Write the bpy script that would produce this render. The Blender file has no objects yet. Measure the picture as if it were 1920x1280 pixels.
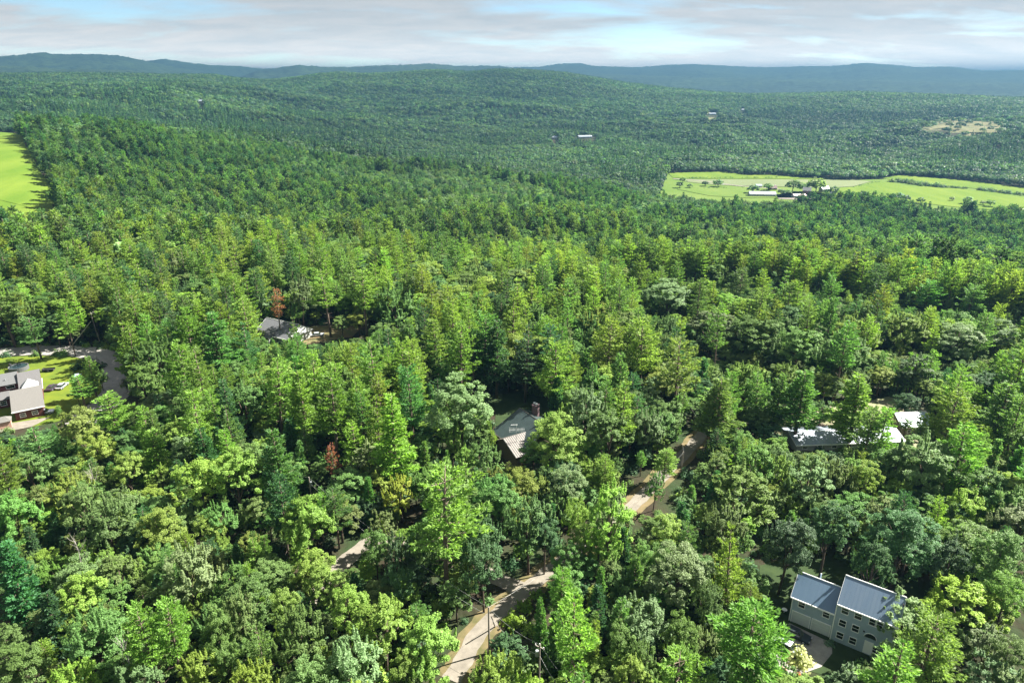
import bpy, math, random
import numpy as np
from mathutils.geometry import delaunay_2d_cdt
from mathutils import Vector
R = math.radians
rng = np.random.default_rng(11)
random.seed(11)

# ------------------------------------------------------------------ camera, sky, sun, exposure
sc = bpy.context.scene
PITCH = R(21.0); CP, SP = math.cos(PITCH), math.sin(PITCH); CAMH = 85.0; FPX = 1280.0
cam = bpy.data.cameras.new('camera'); co = bpy.data.objects.new('camera', cam); sc.collection.objects.link(co)
cam.lens = 24.0; cam.sensor_width = 36.0; cam.clip_start = 1.0; cam.clip_end = 60000.0
co.location = (0, 0, CAMH); co.rotation_euler = (R(90) - PITCH, 0, 0)
sc.camera = co

SUN_AZ, SUN_EL = R(70), R(45)           # azimuth clockwise from +Y (the view direction)
sun = bpy.data.lights.new('sun', 'SUN'); sun.energy = 5.0; sun.angle = R(0.55); sun.color = (1.0, 0.955, 0.87)
so = bpy.data.objects.new('sun', sun); sc.collection.objects.link(so)
so.rotation_euler = (R(90) - SUN_EL, 0, -SUN_AZ + math.pi)
_d = Vector((math.sin(SUN_AZ) * math.cos(SUN_EL), math.cos(SUN_AZ) * math.cos(SUN_EL), math.sin(SUN_EL)))
so.rotation_euler = _d.to_track_quat('Z', 'Y').to_euler()

w = bpy.data.worlds.new('World'); sc.world = w; w.use_nodes = True
nt = w.node_tree; N = nt.nodes; Lk = nt.links; N.clear()
def nd(t, **k):
    n = N.new(t)
    for a, b in k.items(): setattr(n, a, b)
    return n
out = nd('ShaderNodeOutputWorld'); bg = nd('ShaderNodeBackground'); bg.inputs['Strength'].default_value = 0.15
sky = nd('ShaderNodeTexSky', sky_type='NISHITA'); sky.sun_disc = False
sky.sun_elevation = SUN_EL; sky.sun_rotation = SUN_AZ; sky.altitude = 300; sky.air_density = 1.0; sky.dust_density = 0.7; sky.ozone_density = 1.2
geo = nd('ShaderNodeTexCoord'); sep = nd('ShaderNodeSeparateXYZ'); Lk.new(geo.outputs['Generated'], sep.inputs[0])
def mth(op, a, b=None, c=None, clamp=False):
    n = nd('ShaderNodeMath', operation=op); n.use_clamp = clamp
    for i, v in enumerate((a, b, c)):
        if v is None: continue
        if isinstance(v, (int, float)): n.inputs[i].default_value = v
        else: Lk.new(v, n.inputs[i])
    return n.outputs[0]
zz = mth('MAXIMUM', sep.outputs[2], 0.0)
den = mth('ADD', zz, 0.14)
cx = mth('DIVIDE', sep.outputs[0], den); cy = mth('DIVIDE', sep.outputs[1], den)
cmb = nd('ShaderNodeCombineXYZ'); Lk.new(cx, cmb.inputs[0]); Lk.new(cy, cmb.inputs[1])
mp = nd('ShaderNodeMapping'); mp.inputs['Rotation'].default_value = (0, 0, R(14)); mp.inputs['Scale'].default_value = (0.95, 1.7, 1); mp.inputs['Location'].default_value = (3.4, 1.3, 0)
Lk.new(cmb.outputs[0], mp.inputs[0])
n1 = nd('ShaderNodeTexNoise'); n1.inputs['Scale'].default_value = 0.75; n1.inputs['Detail'].default_value = 12; n1.inputs['Roughness'].default_value = 0.58; n1.inputs['Distortion'].default_value = 0.35
Lk.new(mp.outputs[0], n1.inputs['Vector'])
n2 = nd('ShaderNodeTexNoise'); n2.inputs['Scale'].default_value = 2.1; n2.inputs['Detail'].default_value = 10; n2.inputs['Roughness'].default_value = 0.62; n2.inputs['Distortion'].default_value = 0.5
Lk.new(mp.outputs[0], n2.inputs['Vector'])
cr = nd('ShaderNodeValToRGB'); Lk.new(n1.outputs[0], cr.inputs[0])
cr.color_ramp.elements[0].position = 0.31; cr.color_ramp.elements[0].color = (0.1, 0.1, 0.1, 1)
cr.color_ramp.elements[1].position = 0.50; cr.color_ramp.elements[1].color = (1, 1, 1, 1)
cr2 = nd('ShaderNodeValToRGB'); Lk.new(n2.outputs[0], cr2.inputs[0])
CLD, CLB = (.74, .81, .86, 1), (.94, .955, .965, 1)
cr2.color_ramp.elements[0].position = 0.34; cr2.color_ramp.elements[0].color = CLD
cr2.color_ramp.elements[1].position = 0.68; cr2.color_ramp.elements[1].color = CLB
mix = nd('ShaderNodeMix', data_type='RGBA'); Lk.new(cr.outputs[0], mix.inputs[0]); skd = nd('ShaderNodeVectorMath', operation='MULTIPLY'); skd.inputs[1].default_value = (.17, .225, .275); Lk.new(sky.outputs[0], skd.inputs[0]); Lk.new(skd.outputs[0], mix.inputs[6]); Lk.new(cr2.outputs[0], mix.inputs[7])
hzb = mth('POWER', 2.718, mth('MULTIPLY', mth('ABSOLUTE', sep.outputs[2]), -52.0))     # the bright white rim of a summer horizon
hv = nd('ShaderNodeVectorMath', operation='SCALE'); hv.inputs[0].default_value = (12.0, 10.6, 9.0); Lk.new(hzb, hv.inputs['Scale'])
ha = nd('ShaderNodeVectorMath', operation='ADD'); ha.inputs[1].default_value = (1.10, 1.08, 1.06); Lk.new(hv.outputs[0], ha.inputs[0])
vsc = nd('ShaderNodeVectorMath', operation='MULTIPLY'); Lk.new(mix.outputs[2], vsc.inputs[0]); Lk.new(ha.outputs[0], vsc.inputs[1])
Lk.new(vsc.outputs[0], bg.inputs['Color']); Lk.new(bg.outputs[0], out.inputs[0])

vs = sc.view_settings; vs.view_transform = 'Standard'; vs.look = 'None'; vs.gamma = 1.0; vs.use_curve_mapping = False; vs.exposure = 2.4
HAZE = 1.7e-4
cy_ = sc.cycles; cy_.max_bounces = 8; cy_.diffuse_bounces = 4; cy_.glossy_bounces = 2; cy_.transmission_bounces = 6; cy_.volume_bounces = 0; cy_.transparent_max_bounces = 6
cy_.use_denoising = True; cy_.caustics_reflective = False; cy_.caustics_refractive = False; cy_.sample_clamp_indirect = 4.0

# ------------------------------------------------------------------ the lie of the land
DR = [0, 150, 250, 330, 500, 690, 790, 900, 1000, 1100, 1300, 1700, 1900, 2500, 3300, 4000, 5500, 9000, 26000]
AZC = [-36, -24, -12, 0, 12, 24, 36]
ZT = np.array([
 [0,0,0,0,0,0,0],[0,0,0,0,0,0,0],[0,0,0,-1,-1,-2,-2],[0,0,-5,-11,-12,-9,-9],[1,-20,-28,-28,-32,-34,-37],
 [20,-8,-29,-36,-54,-60,-62],[29,3,-26,-38,-62,-63,-62],[29,13,-23,-40,-62,-62,-62],[24,16,-22,-44,-62,-62,-62],
 [10,2,-30,-50,-62,-62,-62],[0,-26,-60,-62,-60,-62,-62],[22,0,-35,-56,-60,-62,-46],[33,22,-18,-48,-55,-56,-33],
 [48,48,13,4,-34,-56,-30],[60,60,60,60,20,-8,-12],[50,40,40,30,-10,-40,-40],[-10,-20,-30,-30,-50,-62,-62],[-62]*7,[-62]*7], float)
def elev_ray(px, py):
    x = (px - 960) / FPX; y = (640 - py) / FPX
    return np.array([x, CP + y * SP, -SP + y * CP])
RIDGES = [  # distance, near width, far width, skyline as picture columns and heights, canopy allowance
 (3300, 1100, 900, [(-300,136),(0,137),(120,136),(230,137),(300,139),(400,139),(450,146),(500,149),(560,143),(600,137),(640,134),(680,137),(720,136),(760,133),(820,130),(880,134),(930,129),(980,129),(1030,133),(1060,135),(1100,142),(1170,154),(1250,163),(1330,171),(1400,175),(1500,174),(1600,171),(1700,174),(1800,177),(1920,183),(2300,188)], 15),
 (5600, 1900, 1200, [(-400,122),(0,125),(60,127),(120,131),(230,133),(300,139),(420,150),(600,170),(2300,190)], 0),
 (7800, 2300, 1800, [(-400,112),(-100,110),(0,106),(50,102),(75,98),(95,101),(115,102),(165,102),(225,105),(270,114),(330,128),(450,147),(600,160),(2300,175)], 0),
 (8900, 2000, 1800, [(-400,150),(250,118),(305,111),(350,118),(400,124),(450,126),(500,130),(700,150),(2300,170)], 0),
 (6900, 1800, 1500, [(-400,170),(440,150),(480,134),(530,127),(560,123),(600,126),(650,126),(720,123),(760,122),(815,119),(850,124),(930,124),(990,130),(1100,140),(2300,165)], 0),
 (10200, 4200, 2500, [(-400,170),(900,130),(970,127),(1010,126),(1050,121),(1090,120),(1110,125),(1190,127),(1260,122),(1300,121),(1400,126),(1460,127),(1500,125),(1560,125),(1620,119),(1680,123),(1720,127),(1780,126),(1840,134),(1920,133),(2000,136),(2300,140)], 0)]
def ridge_tab(r, az):                      # crest height for each azimuth
    D, wn, wf, poly, cap = r
    pz = []; pa = []
    for px, py in poly:
        d = elev_ray(px, py); pa.append(math.atan2(d[0], d[1])); pz.append(CAMH + D * d[2] / math.hypot(d[0], d[1]) - cap)
    return np.interp(az, pa, pz)
def vnoise(x, y, seed=0):                  # smooth pseudo noise, -1..1
    s = np.zeros_like(x, float); a = 1.0; t = 0
    for k in range(5):
        f = 1.9 ** k; ph = seed * 7.31 + k * 2.17
        s += a * np.sin(x * f * (1 + .13 * math.sin(ph)) + 1.7 * np.sin(y * f * .83 + ph) + ph) * np.cos(y * f * (1 + .11 * math.cos(ph)) + 1.3 * np.sin(x * f * .71 - ph))
        t += a; a *= .62
    return s / t * 1.6
NA, NDD = 520, 700
AZF = np.linspace(R(-44), R(44), NA); DF = np.concatenate([np.linspace(0, 1400, 300, endpoint=False), np.geomspace(1400, 26000, NDD - 300)])
def smooth_interp(xq, xs, ys):             # cubic hermite, limited
    xs = np.array(xs, float); h = np.diff(xs); dl = np.diff(ys, axis=0) / h[:, None]
    m = np.zeros_like(ys)
    m[1:-1] = np.where(dl[:-1] * dl[1:] > 0, 2 * dl[:-1] * dl[1:] / (dl[:-1] + dl[1:] + 1e-12), 0)
    i = np.clip(np.searchsorted(xs, xq) - 1, 0, len(xs) - 2); t = ((xq - xs[i]) / h[i])[:, None]; hh = h[i][:, None]
    return (2*t**3-3*t**2+1)*ys[i] + (t**3-2*t**2+t)*hh*m[i] + (-2*t**3+3*t**2)*ys[i+1] + (t**3-t**2)*hh*m[i+1]
tb = smooth_interp(DF, DR, ZT)                                  # NDD x 7
tb = smooth_interp(np.clip(np.degrees(AZF), -36, 36), AZC, tb.T).T   # NDD x NA
DD, AA = np.meshgrid(DF, AZF, indexing='ij'); XX, YY = DD * np.sin(AA), DD * np.cos(AA)
amp = np.clip((DD - 330) / 1500, 0, 1) * 2.5 + np.clip((DD - 1900) / 1500, 0, 1) * 15
flat = np.exp(-(np.clip(np.abs(DD - 960) - 190, 0, None) / 120) ** 2) * (np.degrees(AA) > 8)
amp = amp * (1 - flat)
tb = tb + amp * vnoise(XX / 330, YY / 330, 1) + (1 - flat) * 24 * np.clip((DD - 1250) / 500, 0, 1) * np.clip((3400 - DD) / 800, 0, 1) * vnoise(XX / 260 + .3, YY / 170, 5)
for r in RIDGES:
    cz = ridge_tab(r, AZF)[None, :]; t = (DF - r[0])[:, None]; wd = np.where(t < 0, r[1], r[2])
    cz = cz + 60
    prof = np.clip(1 - (t / wd) ** 2, 0, 1) ** 1.4
    nz = vnoise(XX / (r[0] * .11), YY / (r[0] * .11), r[0]) * r[0] * .0035 * np.clip(np.abs(t) / wd * 2.5, 0, 1)
    rz = -60 + cz * prof * (1 + 0 * XX) + nz * (prof > 0) * np.clip(cz / 150, 0, 1) - 400 * (prof <= 0.001)
    k = 12.0
    tb = np.maximum(tb, rz) + np.clip(k - np.abs(tb - rz), 0, None) ** 2 / (4 * k) * (DD > 2000) * (prof > 0.01) * (np.abs(t) > 150)
def terr(x, y):
    x = np.asarray(x, float); y = np.asarray(y, float)
    d = np.hypot(x, y); a = np.clip(np.arctan2(x, y), AZF[0], AZF[-1])
    fa = (a - AZF[0]) / (AZF[1] - AZF[0]); ia = np.clip(fa.astype(int), 0, NA - 2); ta = fa - ia
    i = np.clip(np.searchsorted(DF, d) - 1, 0, NDD - 2); td = np.clip((d - DF[i]) / (DF[i+1] - DF[i]), 0, 1)
    z = (tb[i, ia] * (1-td) + tb[i+1, ia] * td) * (1-ta) + (tb[i, ia+1] * (1-td) + tb[i+1, ia+1] * td) * ta
    return z
def G(px, py, h=0.0):                      # where the line of sight meets the land (raised by h)
    d = elev_ray(px, py); t = np.geomspace(40, 26000, 6000)
    P = d[None, :] * t[:, None]; P[:, 2] += CAMH
    under = P[:, 2] < terr(P[:, 0], P[:, 1]) + h
    k = int(np.argmax(under)) if under.any() else len(t) - 1
    a, b = t[max(k-1, 0)], t[k]
    for _ in range(30):
        m = (a + b) / 2; q = d * m
        if q[2] + CAMH < float(terr(q[0], q[1])) + h: b = m
        else: a = m
    q = d * b
    return np.array([q[0], q[1], float(terr(q[0], q[1]))]), b
def Gz(px, py, z):                         # where the line of sight meets a level z
    d = elev_ray(px, py); t = (z - CAMH) / d[2]; return np.array([d[0]*t, d[1]*t, z])
def proj(x, y, z):
    zc = y * CP - (z - CAMH) * SP; yc = y * SP + (z - CAMH) * CP
    return 960 + FPX * x / zc, 640 - FPX * yc / zc, zc

# ------------------------------------------------------------------ helpers: materials, meshes, tags
def mat(name, col=(.5,.5,.5), rough=.8, metal=0.0, noise=0.0, nscale=1.0, bump=0.0, bscale=5.0, col2=None, spec=.5, stretch=None):
    m = bpy.data.materials.new(name); m.use_nodes = True; t = m.node_tree; b = t.nodes['Principled BSDF']
    b.inputs['Base Color'].default_value = (*col, 1); b.inputs['Roughness'].default_value = rough; b.inputs['Metallic'].default_value = metal
    b.inputs['Specular IOR Level'].default_value = spec
    tc = t.nodes.new('ShaderNodeTexCoord'); mpn = t.nodes.new('ShaderNodeMapping'); t.links.new(tc.outputs['Object'], mpn.inputs[0])
    if stretch: mpn.inputs['Scale'].default_value = stretch
    if noise or col2:
        n = t.nodes.new('ShaderNodeTexNoise'); n.inputs['Scale'].default_value = nscale; n.inputs['Detail'].default_value = 8; n.inputs['Roughness'].default_value = .65
        t.links.new(mpn.outputs[0], n.inputs['Vector'])
        r = t.nodes.new('ShaderNodeValToRGB'); t.links.new(n.outputs[0], r.inputs[0])
        r.color_ramp.elements[0].position = .33; r.color_ramp.elements[1].position = .67
        c2 = col2 or tuple(min(1, c * (1 + noise)) for c in col); c1 = col if col2 else tuple(c * (1 - noise) for c in col)
        r.color_ramp.elements[0].color = (*c1, 1); r.color_ramp.elements[1].color = (*c2, 1)
        t.links.new(r.outputs[0], b.inputs['Base Color'])
    if bump:
        n = t.nodes.new('ShaderNodeTexNoise'); n.inputs['Scale'].default_value = bscale; n.inputs['Detail'].default_value = 6
        t.links.new(mpn.outputs[0], n.inputs['Vector'])
        bp = t.nodes.new('ShaderNodeBump'); bp.inputs['Strength'].default_value = bump; t.links.new(n.outputs[0], bp.inputs['Height']); t.links.new(bp.outputs[0], b.inputs['Normal'])
    return m
def mesh_np(name, V, F, m=None, v=None):   # F: n x k array of equal faces
    me = bpy.data.meshes.new(name); V = np.asarray(V, np.float32); F = np.asarray(F, np.int32); k = F.shape[1]
    me.vertices.add(len(V)); me.vertices.foreach_set('co', V.ravel())
    me.loops.add(F.size); me.loops.foreach_set('vertex_index', F.ravel())
    me.polygons.add(len(F)); me.polygons.foreach_set('loop_start', np.arange(0, F.size, k, dtype=np.int32)); me.polygons.foreach_set('loop_total', np.full(len(F), k, np.int32))
    if v is not None:
        a = me.attributes.new('v', 'FLOAT', 'FACE'); a.data.foreach_set('value', np.asarray(v, np.float32))
    if m: me.materials.append(m)
    me.update(); me.validate(); return me
COL = sc.collection
def link(name, me, parent=None, loc=None, **props):
    o = bpy.data.objects.new(name, me); COL.objects.link(o)
    if parent: o.parent = parent
    if loc is not None: o.location = loc
    for a, b in props.items(): o[a] = b
    return o
def thing(name, loc, label, cat, rz=0.0, group=None):
    o = bpy.data.objects.new(name, None); COL.objects.link(o); o.location = loc; o.rotation_euler.z = rz; o.empty_display_size = .5
    o['label'] = label; o['category'] = cat
    if group: o['group'] = group
    return o
class MB:
    def __init__(s): s.v = []; s.f = []
    def poly(s, pts, faces):
        n = len(s.v); s.v += [tuple(map(float, p)) for p in pts]; s.f += [tuple(i + n for i in f) for f in faces]; return s
    def box(s, x0, y0, z0, x1, y1, z1):
        return s.poly([(x0,y0,z0),(x1,y0,z0),(x1,y1,z0),(x0,y1,z0),(x0,y0,z1),(x1,y0,z1),(x1,y1,z1),(x0,y1,z1)],
                      [(3,2,1,0),(4,5,6,7),(0,1,5,4),(1,2,6,5),(2,3,7,6),(3,0,4,7)])
    def slab(s, quad, th):                 # a plate of thickness th under the quad (counter clockwise from above)
        q = [Vector(p) for p in quad]; n = (q[1]-q[0]).cross(q[2]-q[0]).normalized(); k = len(q)
        lo = [p - n * th for p in q]
        return s.poly([*q, *lo], [tuple(range(k)), tuple(range(2*k-1, k-1, -1))] + [(i+k, (i+1) % k + k, (i+1) % k, i) for i in range(k)])
    def prism(s, prof, x0, x1):            # profile in y,z swept along x
        k = len(prof)
        return s.poly([(x0, y, z) for y, z in prof] + [(x1, y, z) for y, z in prof],
                      [tuple(range(k-1, -1, -1)), tuple(range(k, 2*k))] + [(i, (i+1) % k, (i+1) % k + k, i+k) for i in range(k)])
    def tube(s, pts, rad, n=7, cap=True):
        P = [Vector(p) for p in pts]; base = len(s.v)
        for i, p in enumerate(P):
            t = (P[min(i+1, len(P)-1)] - P[max(i-1, 0)]).normalized(); u = t.orthogonal().normalized(); wv = t.cross(u)
            r = rad[i] if hasattr(rad, '__len__') else rad
            for k in range(n):
                a = 2*math.pi*k/n; s.v.append(tuple(p + u*math.cos(a)*r + wv*math.sin(a)*r))
        for i in range(len(P)-1):
            for k in range(n): s.f.append((base+i*n+k, base+i*n+(k+1) % n, base+(i+1)*n+(k+1) % n, base+(i+1)*n+k))
        if cap: s.f.append(tuple(base+k for k in range(n-1, -1, -1))); s.f.append(tuple(base+(len(P)-1)*n+k for k in range(n)))
        return s
    def mesh(s, name, m=None, smooth=False):
        me = bpy.data.meshes.new(name); me.from_pydata(s.v, [], s.f); me.update()
        if m: me.materials.append(m)
        if smooth: me.shade_smooth()
        return me
    def build(s, name, m, parent=None, **props): return link(name, s.mesh(name, m), parent, **props)

# ------------------------------------------------------------------ ground material and the land itself
def ground_mat():
    m = bpy.data.materials.new('forest_floor'); m.use_nodes = True; t = m.node_tree; b = t.nodes['Principled BSDF']; b.inputs['Roughness'].default_value = .95; b.inputs['Specular IOR Level'].default_value = .1
    g = t.nodes.new('ShaderNodeNewGeometry')
    def noise(s, det=6):
        n = t.nodes.new('ShaderNodeTexNoise'); n.inputs['Scale'].default_value = s; n.inputs['Detail'].default_value = det; t.links.new(g.outputs['Position'], n.inputs['Vector']); return n
    def ramp(n, p0, c0, p1, c1):
        r = t.nodes.new('ShaderNodeValToRGB'); t.links.new(n.outputs[0], r.inputs[0]); r.color_ramp.elements[0].position = p0; r.color_ramp.elements[1].position = p1
        r.color_ramp.elements[0].color = (*c0, 1); r.color_ramp.elements[1].color = (*c1, 1); return r
    a = ramp(noise(.12, 10), .4, (.030, .024, .015), .62, (.024, .040, .015))     # litter and low green near by
    f1 = noise(.018, 12); f2 = noise(.0021, 5)
    c = ramp(f1, .38, (.010, .022, .013), .6, (.024, .044, .022))  # far canopy colour darkened, the crowns' self-shadow painted in
    c2 = ramp(f2, .4, (.75, .8, .85), .62, (1.2, 1.15, 1.0))
    mu = t.nodes.new('ShaderNodeMix'); mu.data_type = 'RGBA'; mu.blend_type = 'MULTIPLY'; mu.inputs[0].default_value = 1; t.links.new(c.outputs[0], mu.inputs[6]); t.links.new(c2.outputs[0], mu.inputs[7])
    ln = t.nodes.new('ShaderNodeVectorMath'); ln.operation = 'LENGTH'; t.links.new(g.outputs['Position'], ln.inputs[0])
    mr = t.nodes.new('ShaderNodeMapRange'); mr.inputs[1].default_value = 3300; mr.inputs[2].default_value = 4300; t.links.new(ln.outputs['Value'], mr.inputs[0])
    mx = t.nodes.new('ShaderNodeMix'); mx.data_type = 'RGBA'; t.links.new(mr.outputs[0], mx.inputs[0]); t.links.new(a.outputs[0], mx.inputs[6]); t.links.new(mu.outputs[2], mx.inputs[7])
    t.links.new(mx.outputs[2], b.inputs['Base Color'])
    bp = t.nodes.new('ShaderNodeBump'); bp.inputs['Strength'].default_value = .9; bp.inputs['Distance'].default_value = 14; t.links.new(f1.outputs[0], bp.inputs['Height']); t.links.new(bp.outputs[0], b.inputs['Normal'])
    return m
GM = ground_mat()
az = np.concatenate([np.linspace(-180, -50, 40), np.linspace(-46, 46, 560), np.linspace(50, 176, 39)]); az = np.radians(az)
dr = np.concatenate([[4], np.linspace(12, 420, 60), np.geomspace(430, 26000, 300)])
D2, A2 = np.meshgrid(dr, az, indexing='ij'); X2, Y2 = D2*np.sin(A2), D2*np.cos(A2); Z2 = terr(X2, Y2)
farm = np.clip((D2 - 4200) / 1500, 0, 1); Z2 = Z2 + farm * rng.normal(0, 1, Z2.shape) * 3.2      # rough canopy of the far woods
nr, na = D2.shape; V = np.stack([X2.ravel(), Y2.ravel(), Z2.ravel()], 1); V = np.vstack([V, [[0, 0, float(terr(0, 1))]]])
i, j = np.meshgrid(np.arange(nr-1), np.arange(na), indexing='ij'); j2 = (j+1) % na
F = np.stack([i*na+j, i*na+j2, (i+1)*na+j2, (i+1)*na+j], -1).reshape(-1, 4)[:, ::-1]
me = mesh_np('ground', V, F, GM)
o = link('ground', me, kind='structure', label='forest floor and far wooded hills')
c = nr*na; mbx = MB(); mbx.v = [tuple(V[c])] + [tuple(V[k]) for k in range(na)]; mbx.f = [(0, 1+(k+1) % na, 1+k) for k in range(na)]

def drape(name, polys, m, lift, step, kind='structure', label=None):
    vs_, fs_ = [], []
    for poly in polys:
        P = np.array(poly); x0, y0 = P.min(0); x1, y1 = P.max(0)
        pts = []; n = len(P)
        for a in range(n):
            p, q = P[a], P[(a+1) % n]; k = max(1, int(np.hypot(*(q-p))/step))
            pts += [tuple(p + (q-p)*t/k) for t in range(k)]
        nb = len(pts); gx, gy = np.meshgrid(np.arange(x0, x1, step), np.arange(y0, y1, step))
        gx = gx.ravel() + rng.uniform(-.1, .1, gx.size)*step; gy = gy.ravel() + rng.uniform(-.1, .1, gy.size)*step
        B = np.array(pts); ins = inpoly(gx, gy, B)
        dmin = np.min(np.hypot(gx[:, None]-B[None, :, 0], gy[:, None]-B[None, :, 1]), 1)
        allp = pts + [(a, b) for a, b, c_ in zip(gx, gy, ins & (dmin > step*.4)) if c_]
        vv, ee, ff, _, _, _ = delaunay_2d_cdt([Vector(p) for p in allp], [(k, (k+1) % nb) for k in range(nb)], [tuple(range(nb))], 1, 1e-5)
        off = len(vs_); vs_ += [(p.x, p.y, float(terr(p.x, p.y)) + lift) for p in vv]; fs_ += [tuple(k+off for k in f) for f in ff]
    me = bpy.data.meshes.new(name); me.from_pydata(vs_, [], fs_); me.update(); me.materials.append(m)
    o = link(name, me, kind=kind)
    if label: o['label'] = label
    return o
def inpoly(x, y, P):
    x = np.asarray(x); y = np.asarray(y); r = np.zeros(x.shape, bool); n = len(P); j = n-1
    for i in range(n):
        xi, yi = P[i]; xj, yj = P[j]
        c_ = ((yi > y) != (yj > y)) & (x < (xj-xi)*(y-yi)/((yj-yi) + 1e-12) + xi); r ^= c_; j = i
    return r
def pic(poly): return [tuple(G(px, py)[0][:2]) for px, py in poly]
def band(line, wd):
    P = np.array([G(px, py)[0][:2] if len(q) == 2 else q[:2] for q in line for px, py in [q[:2]]])
    S = []                                                          # smooth the line
    for k in range(len(P)-1):
        p0, p1, p2, p3 = P[max(k-1, 0)], P[k], P[k+1], P[min(k+2, len(P)-1)]
        for t in np.linspace(0, 1, 6, endpoint=False): S.append(.5*((2*p1)+(-p0+p2)*t+(2*p0-5*p1+4*p2-p3)*t*t+(-p0+3*p1-3*p2+p3)*t**3))
    S.append(P[-1]); S = np.array(S); T = np.gradient(S, axis=0); T /= np.linalg.norm(T, axis=1)[:, None]; Nn = np.stack([-T[:, 1], T[:, 0]], 1)
    wv = wd/2 * (1 + .08*np.sin(np.arange(len(S))*1.3) + rng.normal(0, .03, len(S)))
    return [tuple(p) for p in S + Nn*wv[:, None]] + [tuple(p) for p in (S - Nn*wv[:, None])[::-1]], S
M = {}
M['dirt'] = mat('dirt_road', (.125, .112, .092), .95, nscale=.5, col2=(.190, .170, .140), bump=.5, bscale=3, spec=.1)
M['gravel'] = mat('grey_gravel', (.175, .165, .155), .95, nscale=.8, col2=(.26, .245, .225), bump=.5, bscale=4, spec=.1)
M['verge'] = mat('dry_verge', (0.067, 0.067, 0.027), .95, nscale=.35, col2=(0.148, 0.111, 0.060), bump=.8, bscale=2, spec=.1)
M['lawn'] = mat('lawn_grass', (0.057, 0.094, 0.013), .95, nscale=.2, col2=(0.108, 0.134, 0.013), bump=.9, bscale=3, spec=.1)
M['shade_lawn'] = mat('shaded_grass', (.018, .032, .012), .95, nscale=.4, col2=(.032, .050, .018), bump=1, bscale=2, spec=.1)  # grass colour darkened to stand in for tree shade on the yards
M['field'] = mat('mown_hayfield', (.068, .118, .014), .95, nscale=.035, stretch=(1, .22, 1), col2=(.112, .155, .022), spec=.05)
M['field2'] = mat('rough_pasture', (.065, .115, .020), .95, nscale=.02, col2=(.100, .140, .032), spec=.05)
M['stubble'] = mat('grey_green_crop', (.105, .130, .062), .95, nscale=.01, col2=(.135, .155, .080), spec=.05)
M['tan'] = mat('cut_clearing', (.085, .10, .045), .95, nscale=.04, col2=(.17, .15, .085), spec=.05)

main_line = [(845,1275),(868,1240),(895,1190),(935,1150),(985,1108),(1025,1074),(1065,1045),(1105,1015),(1150,982),(1200,935),(1248,886),(1292,842),(1322,808),(1350,775),(1390,752),(1440,745)]
branch_line = [(985,1108),(900,1070),(820,1030),(760,1012),(700,1014),(655,1045),(610,1090),(560,1150)]
left_line = [(-120,668),(-20,662),(60,657),(140,658),(195,668),(220,693),(222,722),(205,752),(175,775),(150,795)]
vm, _ = band(main_line, 5.4); drape('verge', [vm], M['verge'], .05, 3)
rm, SM = band(main_line, 3.0); drape('dirt_road', [rm], M['dirt'], .09, 2, label='sunlit dirt road climbing through the trees')
rb, SB = band(branch_line, 3.4); drape('dirt_track', [rb], M['dirt'], .07, 2)
rl, SL = band(left_line, 8.5); drape('gravel_road', [rl], M['gravel'], .09, 2, label='grey gravel road bending round the lawn')
lawn = pic([(-120,672),(-10,670),(60,667),(130,668),(185,678),(200,700),(198,725),(180,745),(150,765),(110,790),(60,800),(-30,810),(-120,800)])
drape('lawn', [lawn], M['lawn'], .05, 4)
yardA = pic([(1425,1060),(1480,1045),(1720,1085),(1730,1180),(1640,1240),(1560,1270),(1440,1235),(1415,1150)])
drape('yard_grass', [yardA], M['shade_lawn'], .05, 3)
driveA = pic([(1452,1195),(1480,1168),(1560,1206),(1560,1225),(1540,1250),(1470,1275),(1440,1225)])
drape('driveway', [driveA], M['gravel'], .09, 3)
yardC = pic([(455,640),(560,650),(600,640),(660,632),(680,612),(640,607),(575,614),(470,628)])
drape('house_clearing', [yardC], mat('sandy_yard', (.15,.105,.06), .95, nscale=.3, col2=(.09,.10,.04), spec=.1), .05, 3)
yardE = pic([(1430,752),(1590,762),(1670,742),(1745,768),(1730,842),(1490,846),(1440,800)])
drape('sandy_clearing', [yardE], mat('sandy_ground', (.24,.20,.155), .95, nscale=.22, col2=(.11,.15,.045), bump=.5, spec=.1), .05, 3)
underC = pic([(575,680),(625,675),(645,700),(600,720),(560,705)])
drape('needle_litter', [underC], mat('pine_needles', (.16,.08,.045), .95, nscale=.4, col2=(.26,.15,.09), spec=.1), .05, 3)
stripD = pic([(-30,800),(30,792),(95,782),(60,800),(0,812),(-30,815)])
drape('path', [stripD], M['dirt'], .10, 3)
yardB = pic([(860,770),(930,760),(925,850),(1000,870),(1060,800),(1030,750),(980,735),(900,745)])
drape('cabin_yard', [yardB], M['shade_lawn'], .05, 3)

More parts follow.
